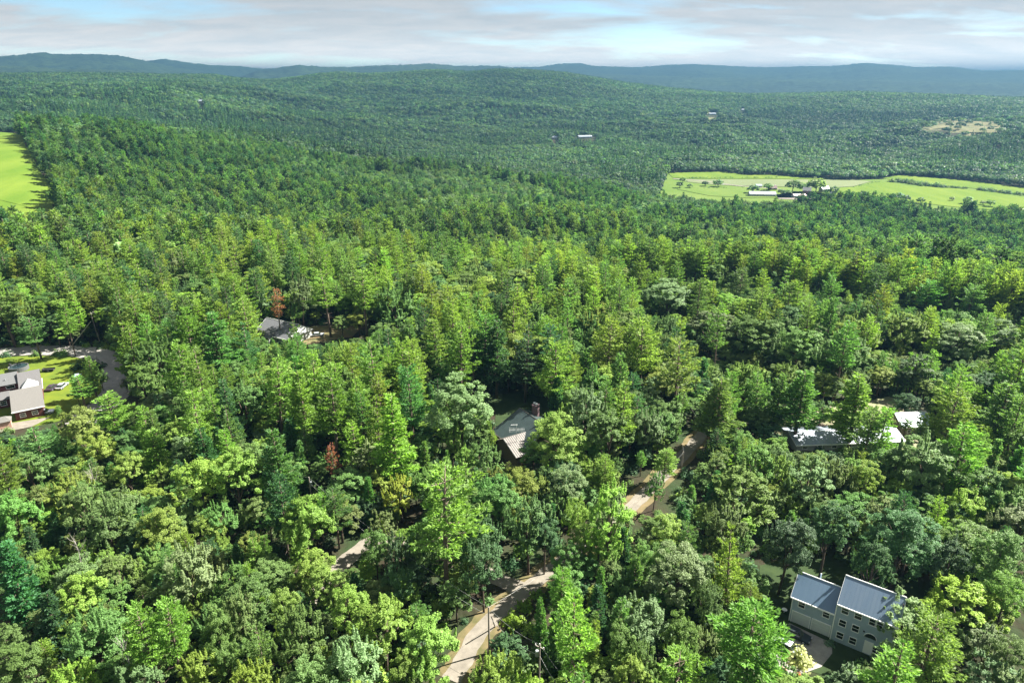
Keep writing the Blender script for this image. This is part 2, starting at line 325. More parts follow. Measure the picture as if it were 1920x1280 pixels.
FIELDS = {
 'left_hayfield': ([(-260,249),(20,250),(38,252),(48,275),(64,300),(76,325),(96,350),(122,383),(50,389),(0,377),(-260,372)], 'field'),
 'north_hayfield': ([(1252,325),(1300,324),(1355,323),(1400,329),(1450,329),(1505,334),(1560,337),(1450,336),(1310,336),(1262,334)], 'field'),
 'grey_crop': ([(1265,336.5),(1310,337.5),(1450,337.5),(1600,338),(1634,341),(1600,350.5),(1560,353),(1420,350),(1345,348),(1290,342)], 'stubble'),
 'low_pasture': ([(1280,344),(1345,349),(1420,352),(1560,354),(1560,372),(1400,372),(1330,368),(1270,356)], 'field2'),
 'south_hayfield': ([(1562,354),(1602,351.5),(1640,342.5),(1660,341.5),(1700,349),(1800,355),(1860,361),(1920,371),(2050,384),(2050,402),(1920,397),(1850,394),(1780,388),(1680,376),(1562,370)], 'field'),
 'east_hayfield': ([(1655,335),(1685,329.5),(1750,334),(1850,344),(1920,353),(2050,366),(2050,378),(1920,368),(1860,358),(1790,350),(1700,343)], 'field'),
 'hill_clearing': ([(1705,236),(1730,229),(1770,223),(1800,220),(1880,225),(1898,238),(1850,250),(1800,248),(1750,242)], 'tan'),
 'far_meadow': ([(1385,214),(1420,214.5),(1455,217),(1450,219),(1390,217)], 'stubble'),
 'far_sandpit': ([(1326,211),(1346,212),(1345,215),(1325,215)], 'tan')}
FPOLY = {}; EXTRA = []
for k, (pl, mm) in FIELDS.items():
    FPOLY[k] = pic(pl)
    if k in ('left_hayfield', 'hill_clearing', 'far_meadow', 'far_sandpit'): EXTRA.append([tuple(G(px, py, 17 if 'left' in k else 15)[0][:2]) for px, py in pl])
    drape(k, [FPOLY[k]], M[mm], .8, (14 if 'left' in k else 26) if 'far' not in k else 40)
gap = [tuple(Gz(px, py, -42)[:2]) for px, py in ((1232,348),(1270,352),(1330,360),(1450,362),(1560,362),(1640,364),(1700,367),(1800,376),(1870,385),(1930,391),(2060,400))] + [tuple(Gz(px, py, -62)[:2]) for px, py in ((2060,366),(1920,353.5),(1850,344.5),(1750,335),(1685,330.5),(1655,335.5),(1600,338),(1560,337),(1505,334.5),(1450,329.5),(1400,329.5),(1355,324),(1300,324.5),(1252,326))]
drape('valley_grass', [gap], M['field2'], .35, 30)
for bx, by, bw in ((1098,260,20),(1040,261,8),(1336,216,12),(1393,208,7),(376,194,6)):      # openings before the far houses
    EXTRA.append([tuple(G(bx-bw, by, 17)[0][:2]), tuple(G(bx+bw, by, 17)[0][:2]), tuple(G(bx+bw, by-2, 0)[0][:2]), tuple(G(bx-bw, by-2, 0)[0][:2])])
for k, a in enumerate(EXTRA[:4]): drape('rough_grass', [a], M['tan' if k else 'field'], .4 if k else .6, 25 if k else 14)
clear_polys = [gap, *EXTRA, lawn, yardA, driveA, yardC, yardE, stripD, yardB] + list(FPOLY.values())

CLR = [k for k, p in enumerate(clear_polys) if p is FPOLY['hill_clearing'] or p is EXTRA[1]]
# ------------------------------------------------------------------ tree material
def leaf_mat():
    m = bpy.data.materials.new('foliage'); m.use_nodes = True; t = m.node_tree; t.nodes.clear(); n = t.nodes.new
    oo = n('ShaderNodeOutputMaterial'); at = n('ShaderNodeAttribute'); at.attribute_type = 'INSTANCER'; at.attribute_name = 'tint'
    av = n('ShaderNodeAttribute'); av.attribute_name = 'v'
    mr = n('ShaderNodeMapRange'); mr.inputs[3].default_value = .72; mr.inputs[4].default_value = 1.5; t.links.new(av.outputs['Fac'], mr.inputs[0])
    vm_ = n('ShaderNodeVectorMath'); vm_.operation = 'SCALE'; t.links.new(at.outputs['Color'], vm_.inputs[0]); t.links.new(mr.outputs[0], vm_.inputs['Scale'])
    df = n('ShaderNodeBsdfPrincipled'); df.inputs['Roughness'].default_value = .5; df.inputs['Specular IOR Level'].default_value = .16; t.links.new(vm_.outputs[0], df.inputs['Base Color'])
    tr = n('ShaderNodeBsdfTranslucent'); v2 = n('ShaderNodeVectorMath'); v2.operation = 'MULTIPLY'; v2.inputs[1].default_value = (1.4, 1.5, .72); t.links.new(vm_.outputs[0], v2.inputs[0]); t.links.new(v2.outputs[0], tr.inputs[0])
    mx = n('ShaderNodeMixShader'); mx.inputs[0].default_value = .48; t.links.new(df.outputs[0], mx.inputs[1]); t.links.new(tr.outputs[0], mx.inputs[2]); t.links.new(mx.outputs[0], oo.inputs[0])
    return m
LM = leaf_mat()
BARK = mat('bark', (.085, .065, .05), .95, noise=.35, nscale=3, bump=.8, bscale=8, spec=.1)
BARKP = mat('pine_bark', (.13, .10, .08), .95, noise=.35, nscale=3, bump=.8, bscale=8, spec=.1)
BARKG = mat('pale_bark', (.22, .205, .18), .9, noise=.3, nscale=4, spec=.1)

# ------------------------------------------------------------------ tree prototypes
def kites(C, T, Nv, a, b):                 # centre, long axis, normal, half length, half width
    B = np.cross(Nv, T); B /= np.linalg.norm(B, axis=1)[:, None] + 1e-9
    a = np.broadcast_to(a, len(C))[:, None]; b = np.broadcast_to(b, len(C))[:, None]
    V = np.stack([C - T*a, C + B*b - T*a*.1, C + T*a, C - B*b - T*a*.1], 1).reshape(-1, 3)
    return V, np.arange(len(V)).reshape(-1, 4)
def unit(v): return v / (np.linalg.norm(v, axis=-1, keepdims=True) + 1e-9)
def randdir(g, n): return unit(g.normal(size=(n, 3)))
def crown_mesh(name, C, Dv, a, b, g, v=None, up=.55, rnd=.52):
    n = len(C); Nv = unit(Dv*.55 + np.array([0, 0, up]) + randdir(g, n)*rnd); T = unit(np.cross(Nv, randdir(g, n)))
    V, F = kites(C, T, Nv, a, b)
    return mesh_np(name, V, F, LM, g.random(n)**1.3 if v is None else v)
def broad(name, seed, Rr, H, nl, nc, k, leaf, shoots=0.0, low=.28, lump=.42):
    g = np.random.default_rng(seed); rz = H*(1-low)/2; cz = H - rz
    L = []                                  # big limbs' leaf masses
    for q in range(nl):
        a = q*2.399 + g.uniform(-.4, .4); s = (q+.5)/nl; zz_ = 1 - 1.55*s; rr = math.sqrt(max(0, 1-zz_*zz_))
        f = g.uniform(.5, .72)
        L.append(((rr*math.cos(a)*Rr*f*g.uniform(.8,1.15), rr*math.sin(a)*Rr*f*g.uniform(.8,1.15), cz + zz_*rz*f*1.05), Rr*lump*g.uniform(.75, 1.2)))
    P, Dv, Sz = [], [], []
    for (c, r) in L:
        c = np.array(c); d = randdir(g, nc); d[:, 2] = np.abs(d[:, 2])*1.1 - .42; d = unit(d)
        cc = c + d*r*np.array([1, 1, .85])*g.uniform(.75, 1.08, (nc, 1))
        outw = unit(cc - np.array([0, 0, cz-.25*rz]))
        for q in range(nc):
            rc = r*g.uniform(.24, .42)
            if g.random() < shoots:         # upright shoot
                h = rc*2.3; t = g.random(k)[:, None]; pp = cc[q] + np.array([0, 0, 1])*t*h + outw[q]*t*h*.25 + randdir(g, k)*rc*.42*(1.05-t)
            else:
                pp = cc[q] + randdir(g, k)*rc*(g.random((k, 1))**.4)*np.array([1, 1, .62])
            P.append(pp); Dv.append(np.repeat(outw[q][None], k, 0))
    P = np.vstack(P); Dv = np.vstack(Dv)
    ok = P[:, 2] > H*low*.6; P, Dv = P[ok], Dv[ok]
    s = leaf*g.uniform(.7, 1.3, len(P))
    cm = crown_mesh(name+'_crown', P, Dv, s, s*.62, g)
    tb_ = MB(); top = H*.78
    bend = g.normal(0, .25, 2)
    tb_.tube([(0,0,-1.5),(bend[0]*.3,bend[1]*.3,H*.25),(bend[0],bend[1],H*.5),(bend[0]*1.2,bend[1]*1.2,top)], [H*.017, H*.0135, H*.010, H*.003], 7)
    for (c, r) in L[:8]:
        z0 = H*g.uniform(.22, .5); tb_.tube([(bend[0]*.5,bend[1]*.5,z0), ((c[0])*.55, (c[1])*.55, (z0+c[2])*.5+.4), c], [H*.007, H*.005, H*.0015], 5, False)
    return cm, tb_.mesh(name+'_trunk', BARK, True), (Rr*2.05, H)
def pine(name, seed, Rr, H, nb, kt, leaf, zb=.36, droop=.0, full=1.0, pexp=.6, wsp=.040):
    g = np.random.default_rng(seed); P, T = [], []; tbm = MB()
    lean = g.normal(0, .35, 2)
    tbm.tube([(0,0,-1.5),(lean[0]*.25,lean[1]*.25,H*.4),(lean[0]*.6,lean[1]*.6,H*.75),(lean[0],lean[1],H*.99)], [H*.0125, H*.010, H*.006, .03], 7)
    z = H*zb; a0 = g.uniform(0, 6.28); gapaz = g.uniform(0, 6.28)
    while z < H*.985:
        u = (z/H - zb)/(1-zb)
        L0 = Rr*((1-u)**pexp)*(.55 + .45*min(1, u/.22+.25))*1.12 + .35
        if g.random() < .16: L0 *= .62
        n = nb if u < .8 else max(3, nb-1)
        for q in range(n):
            a = a0 + q*2*math.pi/n + g.uniform(-.35, .35)
            if g.random() > .93: continue
            Lb = L0*g.uniform(.5, 1.22)
            if abs((a-gapaz+math.pi) % (2*math.pi)-math.pi) < .6 and g.random() < .6: Lb *= .55
            rise = .02 + .75*u*u - droop; hd = np.array([math.cos(a), math.sin(a), 0]); sd = np.array([-math.sin(a), math.cos(a), 0])
            nt_ = max(2, int(kt*Lb/Rr*full*(1.1)))
            t = g.uniform(.22, 1, nt_)**.75
            wv_ = (.34*Lb*(1-t)**.6 + .22)
            off = g.uniform(-1, 1, nt_)*wv_
            zt = rise*t*Lb + .22*Lb*np.clip(t-.55, 0, 1)**1.2*1.2 + g.normal(0, .09, nt_)
            zt = zt - np.abs(off)*.05
            base = np.array([lean[0]*z/H, lean[1]*z/H, z]) + hd*(t*Lb)[:, None] + sd*off[:, None]; base[:, 2] += zt
            dirn = unit(hd*(.75)+ sd*(off/(wv_+.01)*.7)[:, None] + np.array([0, 0, .42+.5*u-droop*.8]) + g.normal(0, .28, (nt_, 3)))
            P.append(base); T.append(dirn)
            if u < .85 and Rr > 1.5 and q % 2 == 0:
                tbm.tube([(lean[0]*z/H, lean[1]*z/H, z), tuple(np.array([lean[0]*z/H, lean[1]*z/H, z]) + hd*Lb*.8 + np.array([0, 0, rise*.8*Lb]))], [.05+Lb*.008, .015], 4, False)
        z += H*wsp*g.uniform(.7, 1.4) if Rr > 1 else H*.03; a0 += 1.1
    P = np.vstack(P); T = np.vstack(T); n = len(P)
    Cs, Ts, Ns = [], [], []
    for rep in range(3):
        tt = unit(T + g.normal(0, .38, (n, 3))); nn = unit(np.cross(tt, randdir(g, n)) + np.array([0, 0, .6])); nn = unit(nn - tt*np.sum(nn*tt, 1, keepdims=True))
        Cs.append(P + tt*leaf*.5 + g.normal(0, .06, (n, 3))); Ts.append(tt); Ns.append(nn)
    C = np.vstack(Cs); T2 = np.vstack(Ts); N2 = np.vstack(Ns); s = leaf*g.uniform(.7, 1.3, len(C))
    V, F = kites(C, T2, N2, s, s*.34)
    cm = mesh_np(name+'_crown', V, F, LM, g.random(len(C))**1.2)
    if zb > .25:                            # dead lower limbs
        for q in range(9):
            zz_ = H*g.uniform(.15, zb); a = g.uniform(0, 6.28); l = g.uniform(.7, 2.4)
            tbm.tube([(0,0,zz_), (math.cos(a)*l, math.sin(a)*l, zz_+g.uniform(-.2, .4))], [.05, .012], 4, False)
    return cm, tbm.mesh(name+'_trunk', BARKP, True), (Rr*2.0, H)
def simple_far(name, seed, Rr, H, conifer, n):
    g = np.random.default_rng(seed)
    if conifer:
        z = (g.random(n)**1.25); rr = Rr*((1-z)**.8)*.95+.15; a = g.uniform(0, 6.28, n)
        P = np.stack([np.cos(a)*rr*g.uniform(.5, 1, n), np.sin(a)*rr*g.uniform(.5, 1, n), H*(.22+.76*z)], 1); D_ = unit(np.stack([np.cos(a), np.sin(a), .35+0*a], 1)); s = Rr*.36*g.uniform(.6, 1.2, n)*(1.1-z*.6)
    else:
        D_ = randdir(g, n); D_[:, 2] = np.abs(D_[:, 2])*1.25-.4; D_ = unit(D_)
        lob = 1 + .22*np.sin(D_[:, 0]*5+seed)*np.sin(D_[:, 1]*5+seed*2)
        P = D_*np.array([Rr, Rr, H*.36])*lob[:, None]*g.uniform(.7, 1.02, (n, 1)) + np.array([0, 0, H*.62]); s = Rr*.30*g.uniform(.6, 1.3, n)
    return crown_mesh(name, P, D_, s, s*.7, g, up=.35, rnd=.5)

MAPLE = [broad('maple', 100+q, 4.6, 16, 9+q % 3, 15, 120, .145, shoots=[0,.15,.5,.1,.35,0,.2][q], lump=[.42,.46,.38,.4,.44,.5,.36][q], low=[.14,.2,.12,.24,.17,.1,.2][q]) for q in range(7)]
BIRCH = [broad('birch', 200+q, 3.6, 16, 9, 14, 95, .125, shoots=.35, lump=.38, low=.12) for q in range(3)]
PINE = [pine('pine', 300+q, [3.6,3.9,3.3,3.7,3.4,4.1,3.0][q], 23, 6, 38, .29, zb=[.34,.42,.3,.5,.4,.46,.24][q], pexp=[.6,.45,.75,.5,.6,.4,.8][q], wsp=[.04,.036,.045,.04,.05,.042,.034][q]) for q in range(7)]
SPRUCE = [pine('spruce', 400+q, 2.3, 14, 7, 18, .30, zb=.06, droop=.22, full=1.15, pexp=.85, wsp=.03) for q in range(3)]
RED = [pine('bare_spruce', 451, 1.5, 16, 5, 9, .26, zb=.5, droop=.1, full=.8)]
MAPLE_M = [broad('maple_mid', 500+q, 4.6, 16, 9, 9, 20, .44, shoots=.15, lump=.45, low=.16) for q in range(4)]
PINE_M = [pine('pine_mid', 600+q, [3.4,3.9,3.1,3.7][q], 22, 5, 12, .66, zb=[.34,.45,.28,.4][q], pexp=[.6,.42,.7,.5][q]) for q in range(4)]
FAR_B = [simple_far('broadleaf_far', 700+q, 4.4, 15, False, 110) for q in range(4)]
FAR_C = [simple_far('conifer_far', 800+q, 3.2, 20, True, 110) for q in range(4)]
BUSH = []
for q in range(3):
    g = np.random.default_rng(900+q); n = 420; D_ = randdir(g, n); D_[:, 2] = np.abs(D_[:, 2]); P = D_*np.array([1.3, 1.3, 1.5])*(1+.3*np.sin(D_[:, 0:1]*6+q))*g.uniform(.5, 1, (n, 1))
    BUSH.append(crown_mesh('bush_crown', P, D_, g.uniform(.12, .24, n), g.uniform(.08, .15, n), g))
def dead_tree(seed, H):
    g = np.random.default_rng(seed); m_ = MB(); m_.tube([(0,0,-1),(.1,0,H*.5),(.25,.1,H*.8),(.1,.1,H)], [.12, .09, .06, .02], 6)
    for q in range(11):
        z = H*g.uniform(.5, .95); a = g.uniform(0, 6.28); l = g.uniform(.8, 2.3); p0 = Vector((.2, .1, z)); p1 = p0 + Vector((math.cos(a)*l*.6, math.sin(a)*l*.6, l*.6)); p2 = p1 + Vector((math.cos(a+.4)*l*.4, math.sin(a+.4)*l*.4, l*.7))
        m_.tube([p0, p1, p2], [.045, .03, .01], 4, False); m_.tube([p1, p1 + Vector((math.cos(a-1)*l*.4, math.sin(a-1)*l*.4, l*.5))], [.022, .008], 4, False)
    return m_.mesh('dead_limbs', BARKG, True)
DEAD = [dead_tree(5, 12), dead_tree(8, 12)]

TONE = {'y': (.185, .272, .060), 'Y': (.225, .300, .048), 'g': (.128, .215, .066), 'd': (.072, .138, .060), 's': (.170, .245, .112), 'o': (.142, .205, .070), 'r': (.22, .105, .06), 'b': (.06, .14, .055)}
TW = {'y': 'bright', 'Y': 'golden', 'g': 'mid-green', 'd': 'dark', 's': 'silvery', 'o': 'olive', 'r': 'rust-red', 'b': 'bluish'}
def tint(t, g=rng, j=.12):
    c = np.array(TONE[t]); return np.clip(c*(1+g.normal(0, j))*(1+g.normal(0, j*.5, 3)), .01, .5)
KIND = {'p': ('white_pine', PINE, 'pine'), 'm': ('maple_tree', MAPLE, 'maple'), 'b': ('birch_tree', BIRCH, 'birch'), 's': ('spruce_tree', SPRUCE, 'spruce'), 'r': ('dying_spruce', RED, 'spruce')}
TREES = []    # dict(sp, x, y, z, h, w, tone, var)
def add(sp, x, y, h, wm, tone, var=None, hero=False, note=None):
    TREES.append(dict(sp=sp, x=x, y=y, z=float(terr(x, y)), h=h, w=wm, tone=tone, var=var, hero=hero, note=note)); return TREES[-1]
# the trees one can pick out in the photo: kind, crown top column, crown top row, crown width (picture units), tone[, height or foot]
HERO = '''
s 52 990 38 d;s 94 965 34 d;s 14 1018 66 b;m 143 1070 92 y;m 212 1028 88 o;m 348 1016 118 s;m 170 1132 110 g;m 283 1150 80 s;m 378 1222 100 y;m 28 1198 100 g
m 128 1242 100 y;m 18 1160 62 g;m 388 1132 66 g;p 150 705 50 y 10;p 208 738 78 y 14;m 150 752 84 o;m 176 806 66 y;m 236 838 76 y;p 287 806 68 y 15;m 372 852 96 y
m 48 836 76 o;p 76 798 88 g 14;m 22 915 100 g;m 62 905 70 g;m 196 930 100 g;m 292 948 84 y;m 392 960 60 y;m 292 630 100 g 20;p 338 645 76 y 23;p 372 650 66 y 24
p 401 588 78 g 24;p 463 560 58 y 22;m 349 598 44 y 13;m 10 545 100 g 20;p 62 592 60 g 15;p 512 676 82 y 24;p 566 695 60 y 23;p 620 708 88 y 24;m 437 829 116 y;m 569 926 108 y
r 628 833 24 r 15;m 480 932 58 o;m 412 942 66 g;p 733 738 88 y 25;p 835 868 150 y @838,1130;m 750 890 66 Y;m 925 888 86 g;m 906 822 66 g;m 846 782 62 y;m 1000 826 52 g
m 1048 774 104 y 17;m 1102 720 84 s 19;m 1142 752 100 g 19;p 1163 715 60 y 22;m 1068 868 78 s;m 978 876 74 y;m 1018 886 56 y;m 942 892 90 g;m 992 930 104 g;m 1022 964 60 d 13
m 1086 930 56 y 13;m 1092 970 58 y 14;b 1162 890 92 y @1137,1095;m 864 702 120 s 22;p 1240 838 52 y @1243,905;m 1382 862 144 y 18;m 1424 822 90 g 16;b 1512 850 96 s 16;p 1330 762 34 y @1322,850;p 1355 708 86 y 20
p 1420 702 50 g @1415,815;p 1452 700 50 g @1445,822;p 1500 692 74 g @1488,832;p 1610 700 88 y @1590,842;p 1628 762 54 o @1612,890;p 1678 762 52 y @1640,890;p 1783 735 88 y 19;p 1843 790 90 y @1780,950;p 1882 716 84 g 20;p 1915 738 60 g 20
m 1732 812 126 s 17;m 1700 948 116 d 17;m 1560 930 100 d 17;m 1622 855 60 y 14;m 1362 942 86 o 15;m 1245 958 66 y 14;s 1294 944 46 d 13;m 1276 1010 128 s 17;p 1380 988 62 y 20;p 1417 1126 150 y 20
m 1284 1150 78 y 13;p 1276 1212 128 y 16;m 1218 1196 66 g 12;m 1815 1080 148 Y 14;p 1745 1144 116 y 17;b 1708 1108 112 s 13;b 1856 1166 90 s 12;b 1664 1190 56 s 8;p 1686 1196 124 y 17;m 1898 1066 76 y 15
b 1874 1222 110 s 13;b 1590 1238 84 s 9;m 1890 985 104 g 18;m 805 1154 108 y 15;m 928 1220 108 y 14;m 990 1256 80 Y 12;s 1014 1124 34 g 12;s 1052 1140 50 g 13;s 1163 1134 22 g 10;s 1110 1158 44 y 13
m 1172 1158 66 g 13;m 1194 1214 84 y 13;m 950 1184 90 d 8;m 590 1022 76 y 13;m 715 1104 124 y 16;m 652 1090 84 y 15;m 664 1188 100 s 15;m 560 1134 114 g 15;m 534 1090 70 y 14;m 450 1106 74 o 14
m 404 1130 64 g 14;p 483 1160 56 o 15;m 424 1200 56 g 13;m 472 1228 108 Y 13;m 572 1234 104 g 13;m 760 1204 78 y 13;m 664 1266 90 Y 13;p 1045 640 70 y 24;p 1140 600 74 y 24;p 1210 600 74 y 25
p 1275 630 96 y 26;m 1335 575 120 s 18;m 1420 590 110 g 19;m 1250 520 90 s 18;p 700 640 80 y 25;p 770 690 66 g 24;p 905 590 70 g 25;p 960 560 64 y 25;p 860 610 70 y 25;m 740 530 84 g 20
m 560 515 60 s 20;r 515 540 20 r 20;p 610 505 64 y 25;p 680 510 60 y 25;s 1045 700 30 d 16;p 985 612 66 d 23;p 930 600 66 d 24;p 1030 615 60 d 22;p 885 622 60 d 21;m 1240 1010 60 g 13;m 1900 1178 90 g 15;b 1908 1240 90 s 13;m 262 676 66 g 17;m 740 1050 60 d 12;m 612 1058 84 y 12;m 742 1000 60 d 12;b 1562 842 66 s 12;m 1656 836 60 g 12;m 1470 836 56 g 12;m 1425 788 40 g 6;m 1410 765 44 g 8;m 1700 780 30 g 6;m 1590 795 34 y 5;m 1460 850 70 y 13;m 1735 790 50 g 9;m 1580 860 76 g 13;m 1540 748 50 g 9;m 1575 768 40 y 6;m 1510 742 44 g 8;m 1632 757 40 o 7;m 1662 772 36 y 6;m 1450 745 46 g 8;m 1700 735 50 d 9;m 1480 762 36 y 6;m 1540 772 30 g 4;m 1125 978 72 y 12;m 1058 1004 62 g 13;m 1530 840 60 g 13;m 1604 848 60 y 13;m 1684 840 60 g 13;m 488 628 40 g 12;p 548 596 32 g 18;m 640 590 40 g 8;m 672 585 44 y 9;m 790 985 60 g 14;p 1390 505 50 g 20;p 1565 520 46 g 22;p 1745 530 52 g 18
p 1820 535 50 g 19;m 1690 585 90 y 17;m 1800 600 96 s 18;m 1870 590 80 s 18;m 1500 610 90 g 18;m 1590 620 84 g 18;p 1560 560 40 g 24;m 1230 880 40 g 10;m 850 950 60 g 16;m 905 1000 80 d 16
m 700 985 60 g 14;m 1205 1010 50 g 14;s 1190 1040 40 g 13;s 1125 1060 36 g 12;m 905 960 80 d 16;s 80 1110 60 d 12;m 1480 960 90 d 17;m 1640 1000 90 d 16;m 1790 1000 90 d 16;m 1330 1080 60 g 14
'''
DEFH = {'p': 21, 'm': 15, 'b': 14, 's': 14, 'r': 16}
LEGACYW = {'p': 7.0, 'm': 9.2, 'b': 7.2, 's': 4.4, 'r': 2.6}
def put_hero(tok):
    sp, px, py, wp, tn = tok[0], float(tok[1]), float(tok[2]), float(tok[3]), tok[4]
    if len(tok) > 5 and tok[5].startswith('@'):
        bx, by = map(float, tok[5][1:].split(',')); q, _ = G(bx, by); d = elev_ray(px, py); t = q[1]/d[1]; h = CAMH + d[2]*t - q[2]
        zc = proj(*q)[2]; h = min(h, 29); add(sp, q[0], q[1], h, wp*zc/FPX, tn, hero=True); return
    h = float(tok[5]) if len(tok) > 5 else DEFH[sp]
    q, t = G(px, py, h*.97); wm = wp*t/FPX
    if len(tok) <= 5: 
        h = float(np.clip(wm*1.65 if sp in 'mb' else wm*2.8, 9, DEFH[sp]+4)); q, t = G(px, py, h*.97); wm = wp*t/FPX
    # the crown's silhouette top lies a little behind its axis
    add(sp, q[0], q[1]-wm*.12, h, wm, tn, hero=True)
for line in HERO.strip().replace('\n', ';').split(';'): put_hero(line.split())
HX = np.array([[t['x'], t['y'], t['w']/2, t['h']] for t in TREES])
HPR = [(*proj(t['x'], t['y'], t['z']+t['h']), t['w'], t['h'], t['y']) for t in TREES]

KEEP = [(1478,1070,1680,1225),(1450,1170,1560,1245),(915,745,1035,862),(500,603,566,630),(590,606,640,638),(655,604,690,625),(-60,665,196,796),(196,655,246,755),(0,650,190,668),
 (868,1180,935,1245),(905,1120,1000,1180),(975,1080,1022,1130),(1195,905,1235,960),(1240,855,1285,905),(1280,820,1318,860),(648,1003,712,1050),
 (1487,808,1698,838),(1683,762,1742,815),(1508,792,1575,812),(905,1130,928,1190),(1000,1200,1024,1262),(168,580,192,645),(572,890,588,925),(1270,842,1290,890),
 (848,690,930,760)]
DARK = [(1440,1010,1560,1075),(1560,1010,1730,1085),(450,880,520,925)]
sl = np.vstack([SM, SL, SB[:-6]])
def fill(x, y, spc):
    """which kind grows here, or None where nothing may"""
    n = len(x); z = terr(x, y); d = np.hypot(x, y); azd = np.degrees(np.arctan2(x, y))
    ok = np.ones(n, bool)
    for ip, P in enumerate(clear_polys):
        P = np.array(P); bb = (x > P[:, 0].min()-3) & (x < P[:, 0].max()+3) & (y > P[:, 1].min()-3) & (y < P[:, 1].max()+3)
        if bb.any(): ok[bb] &= ~inpoly(x[bb], y[bb], P) | ((ip in CLR) & (rng.random(bb.sum()) < .12))
    near = d < 420
    dm = np.full(n, 99.0); idx = np.where(near)[0]
    for q in idx: dm[q] = np.min(np.hypot(sl[:, 0]-x[q], sl[:, 1]-y[q]))
    ok &= dm > 3.3
    return ok, z, d, azd
def zone(d0, d1, s, azm=40):
    n = int(2*d1*math.tan(R(azm))/s)+2; xs = (np.arange(n)-n/2)*s; ys = np.arange(0, d1, s*.9)
    X, Y = np.meshgrid(xs, ys); X = X + (np.arange(len(ys)) % 2)[:, None]*s/2
    X = X.ravel() + rng.uniform(-.38, .38, X.size)*s; Y = Y.ravel() + rng.uniform(-.38, .38, Y.size)*s
    d = np.hypot(X, Y); a = np.abs(np.degrees(np.arctan2(X, Y)))
    k = (d >= d0) & (d < d1) & (a < azm) & (Y > 20); return X[k], Y[k]
def stand(x, y):                           # the wood grows in stands of unlike kind and height
    f = vnoise(x/150, y/120, 31) + .25*vnoise(x/45, y/45, 32); u = np.clip((f+.05)*9, 0, 1); return u, .80 + .32*u
def pmix(x, y, d, azd):
    n = vnoise(x/95, y/95, 3)*.35 + vnoise(x/30, y/30, 4)*.15
    b = np.where(d < 150, .12, np.where(d < 340, np.where(azd < 6, .56, .36), np.where(d < 620, .34, np.where(d < 1150, .5, .42))))
    n = n + np.where(d > 700, vnoise(x/210, y/150, 12)*.45, 0)
    b = np.where(d > 345, b*.55 + .55*stand(x, y)[0]*np.where(d < 1300, 1, .6), b)
    b = np.where((d > 308) & (d < 420) & (azd > 9), .9, b)
    return np.clip(b + n, .04, .97)

x, y = zone(58, 345, 5.0, 42); ok, z, d, azd = fill(x, y, 5)
pm = pmix(x, y, d, azd)
cnt = 0
for q in np.where(ok)[0]:
    sp = 'p' if rng.random() < pm[q] else ('m' if rng.random() < .86 else ('b' if rng.random() < .6 else 's'))
    if d[q] < 170 and rng.random() < .10: sp = 's'
    h = {'p': rng.uniform(14, 25), 'm': rng.uniform(10, 18), 'b': rng.uniform(11, 16), 's': rng.uniform(8, 15)}[sp]
    if d[q] < 170: h *= .96
    if d[q] < 170 and rng.random() < .03: continue
    if azd[q] > 10 and 266 < d[q] < 306: h *= .5
    if azd[q] > 8 and d[q] >= 306: h *= 1.12
    wm = {'p': h*.32, 'm': h*.74, 'b': h*.58, 's': h*.32}[sp]*rng.uniform(.85, 1.15)
    if np.min(np.hypot(HX[:, 0]-x[q], HX[:, 1]-y[q]) - HX[:, 2]*.75) < wm*.25: continue
    bad = False; H0 = h
    for att in range(3):
        tx, ty, tz = proj(x[q], y[q], z[q]+h); bx, by, _ = proj(x[q], y[q], z[q]+h*(.3 if sp == 'p' else .1)); wp = wm*FPX/tz
        bad = False
        gx_, gy_, _ = proj(x[q], y[q], z[q])
        for (a0, b0, a1, b1) in KEEP:
            if max(tx, bx)+wp*.45 > a0 and min(tx, bx)-wp*.45 < a1 and by > b0 and ty < b1 and gy_ > b1-4: bad = True; break
        if not bad:
            for (hx, hy, hz, hw, hh, hyw) in HPR:
                hwp = hw*FPX/hz
                if y[q] < hyw - 1 and abs(tx-hx) < (hwp+wp)*.42 and hy - 5 < ty < hy + hwp*.75: bad = True; break
        if not bad: break
        h *= .62; wm *= .72
    if bad or h < 4: continue
    u = rng.random()
    if sp == 'p': tn = 'y' if u < (.55 if azd[q] < 12 else .4) else ('g' if u < .85 else 'd')
    elif sp == 'm': tn = 'y' if u < .40 else 'g' if u < .78 else 'o' if u < .87 else 's' if u < .93 else 'd'
    elif sp == 'b': tn = 's' if u < .8 else 'o'
    else: tn = 'd' if u < .5 else 'g'
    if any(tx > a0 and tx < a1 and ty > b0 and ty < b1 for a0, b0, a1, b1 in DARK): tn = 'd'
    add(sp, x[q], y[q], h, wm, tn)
print('near trees', len(TREES))

# ------------------------------------------------------------------ the single trees as objects
cabin_c = (1.5, 147.0); redh_c = (-134, 175); slate_c = (-82, 226); blue_c = (52, 89); mshed_c = (104, 158); lshed_c = (83, 148)
LMK = [('green-roofed cabin', *cabin_c, 30), ('red house', *redh_c, 34), ('slate-roofed house', *slate_c, 30), ('blue-grey house', *blue_c, 26), ('metal-roofed shed', *mshed_c, 24),
       ('long white building', *lshed_c, 22)]
for nm, px, py in (('braced roadside pole', 916, 1185), ('transformer pole', 1012, 1262), ('sunlit dirt road', 1215, 925), ('shaded dirt track', 680, 1025), ('gravel road bend', 222, 700),
                   ('lone tall pine', 838, 1130), ('deeply shaded pole', 580, 940), ('dark tall pine stand', 1700, 560), ('leaning pole', 187, 640),
                   ('sandy clearing', 1440, 780), ('thin roadside posts', 1281, 885), ('rust-red spruce', 628, 960)):
    q, _ = G(px, py); LMK.append((nm, q[0], q[1], 20))
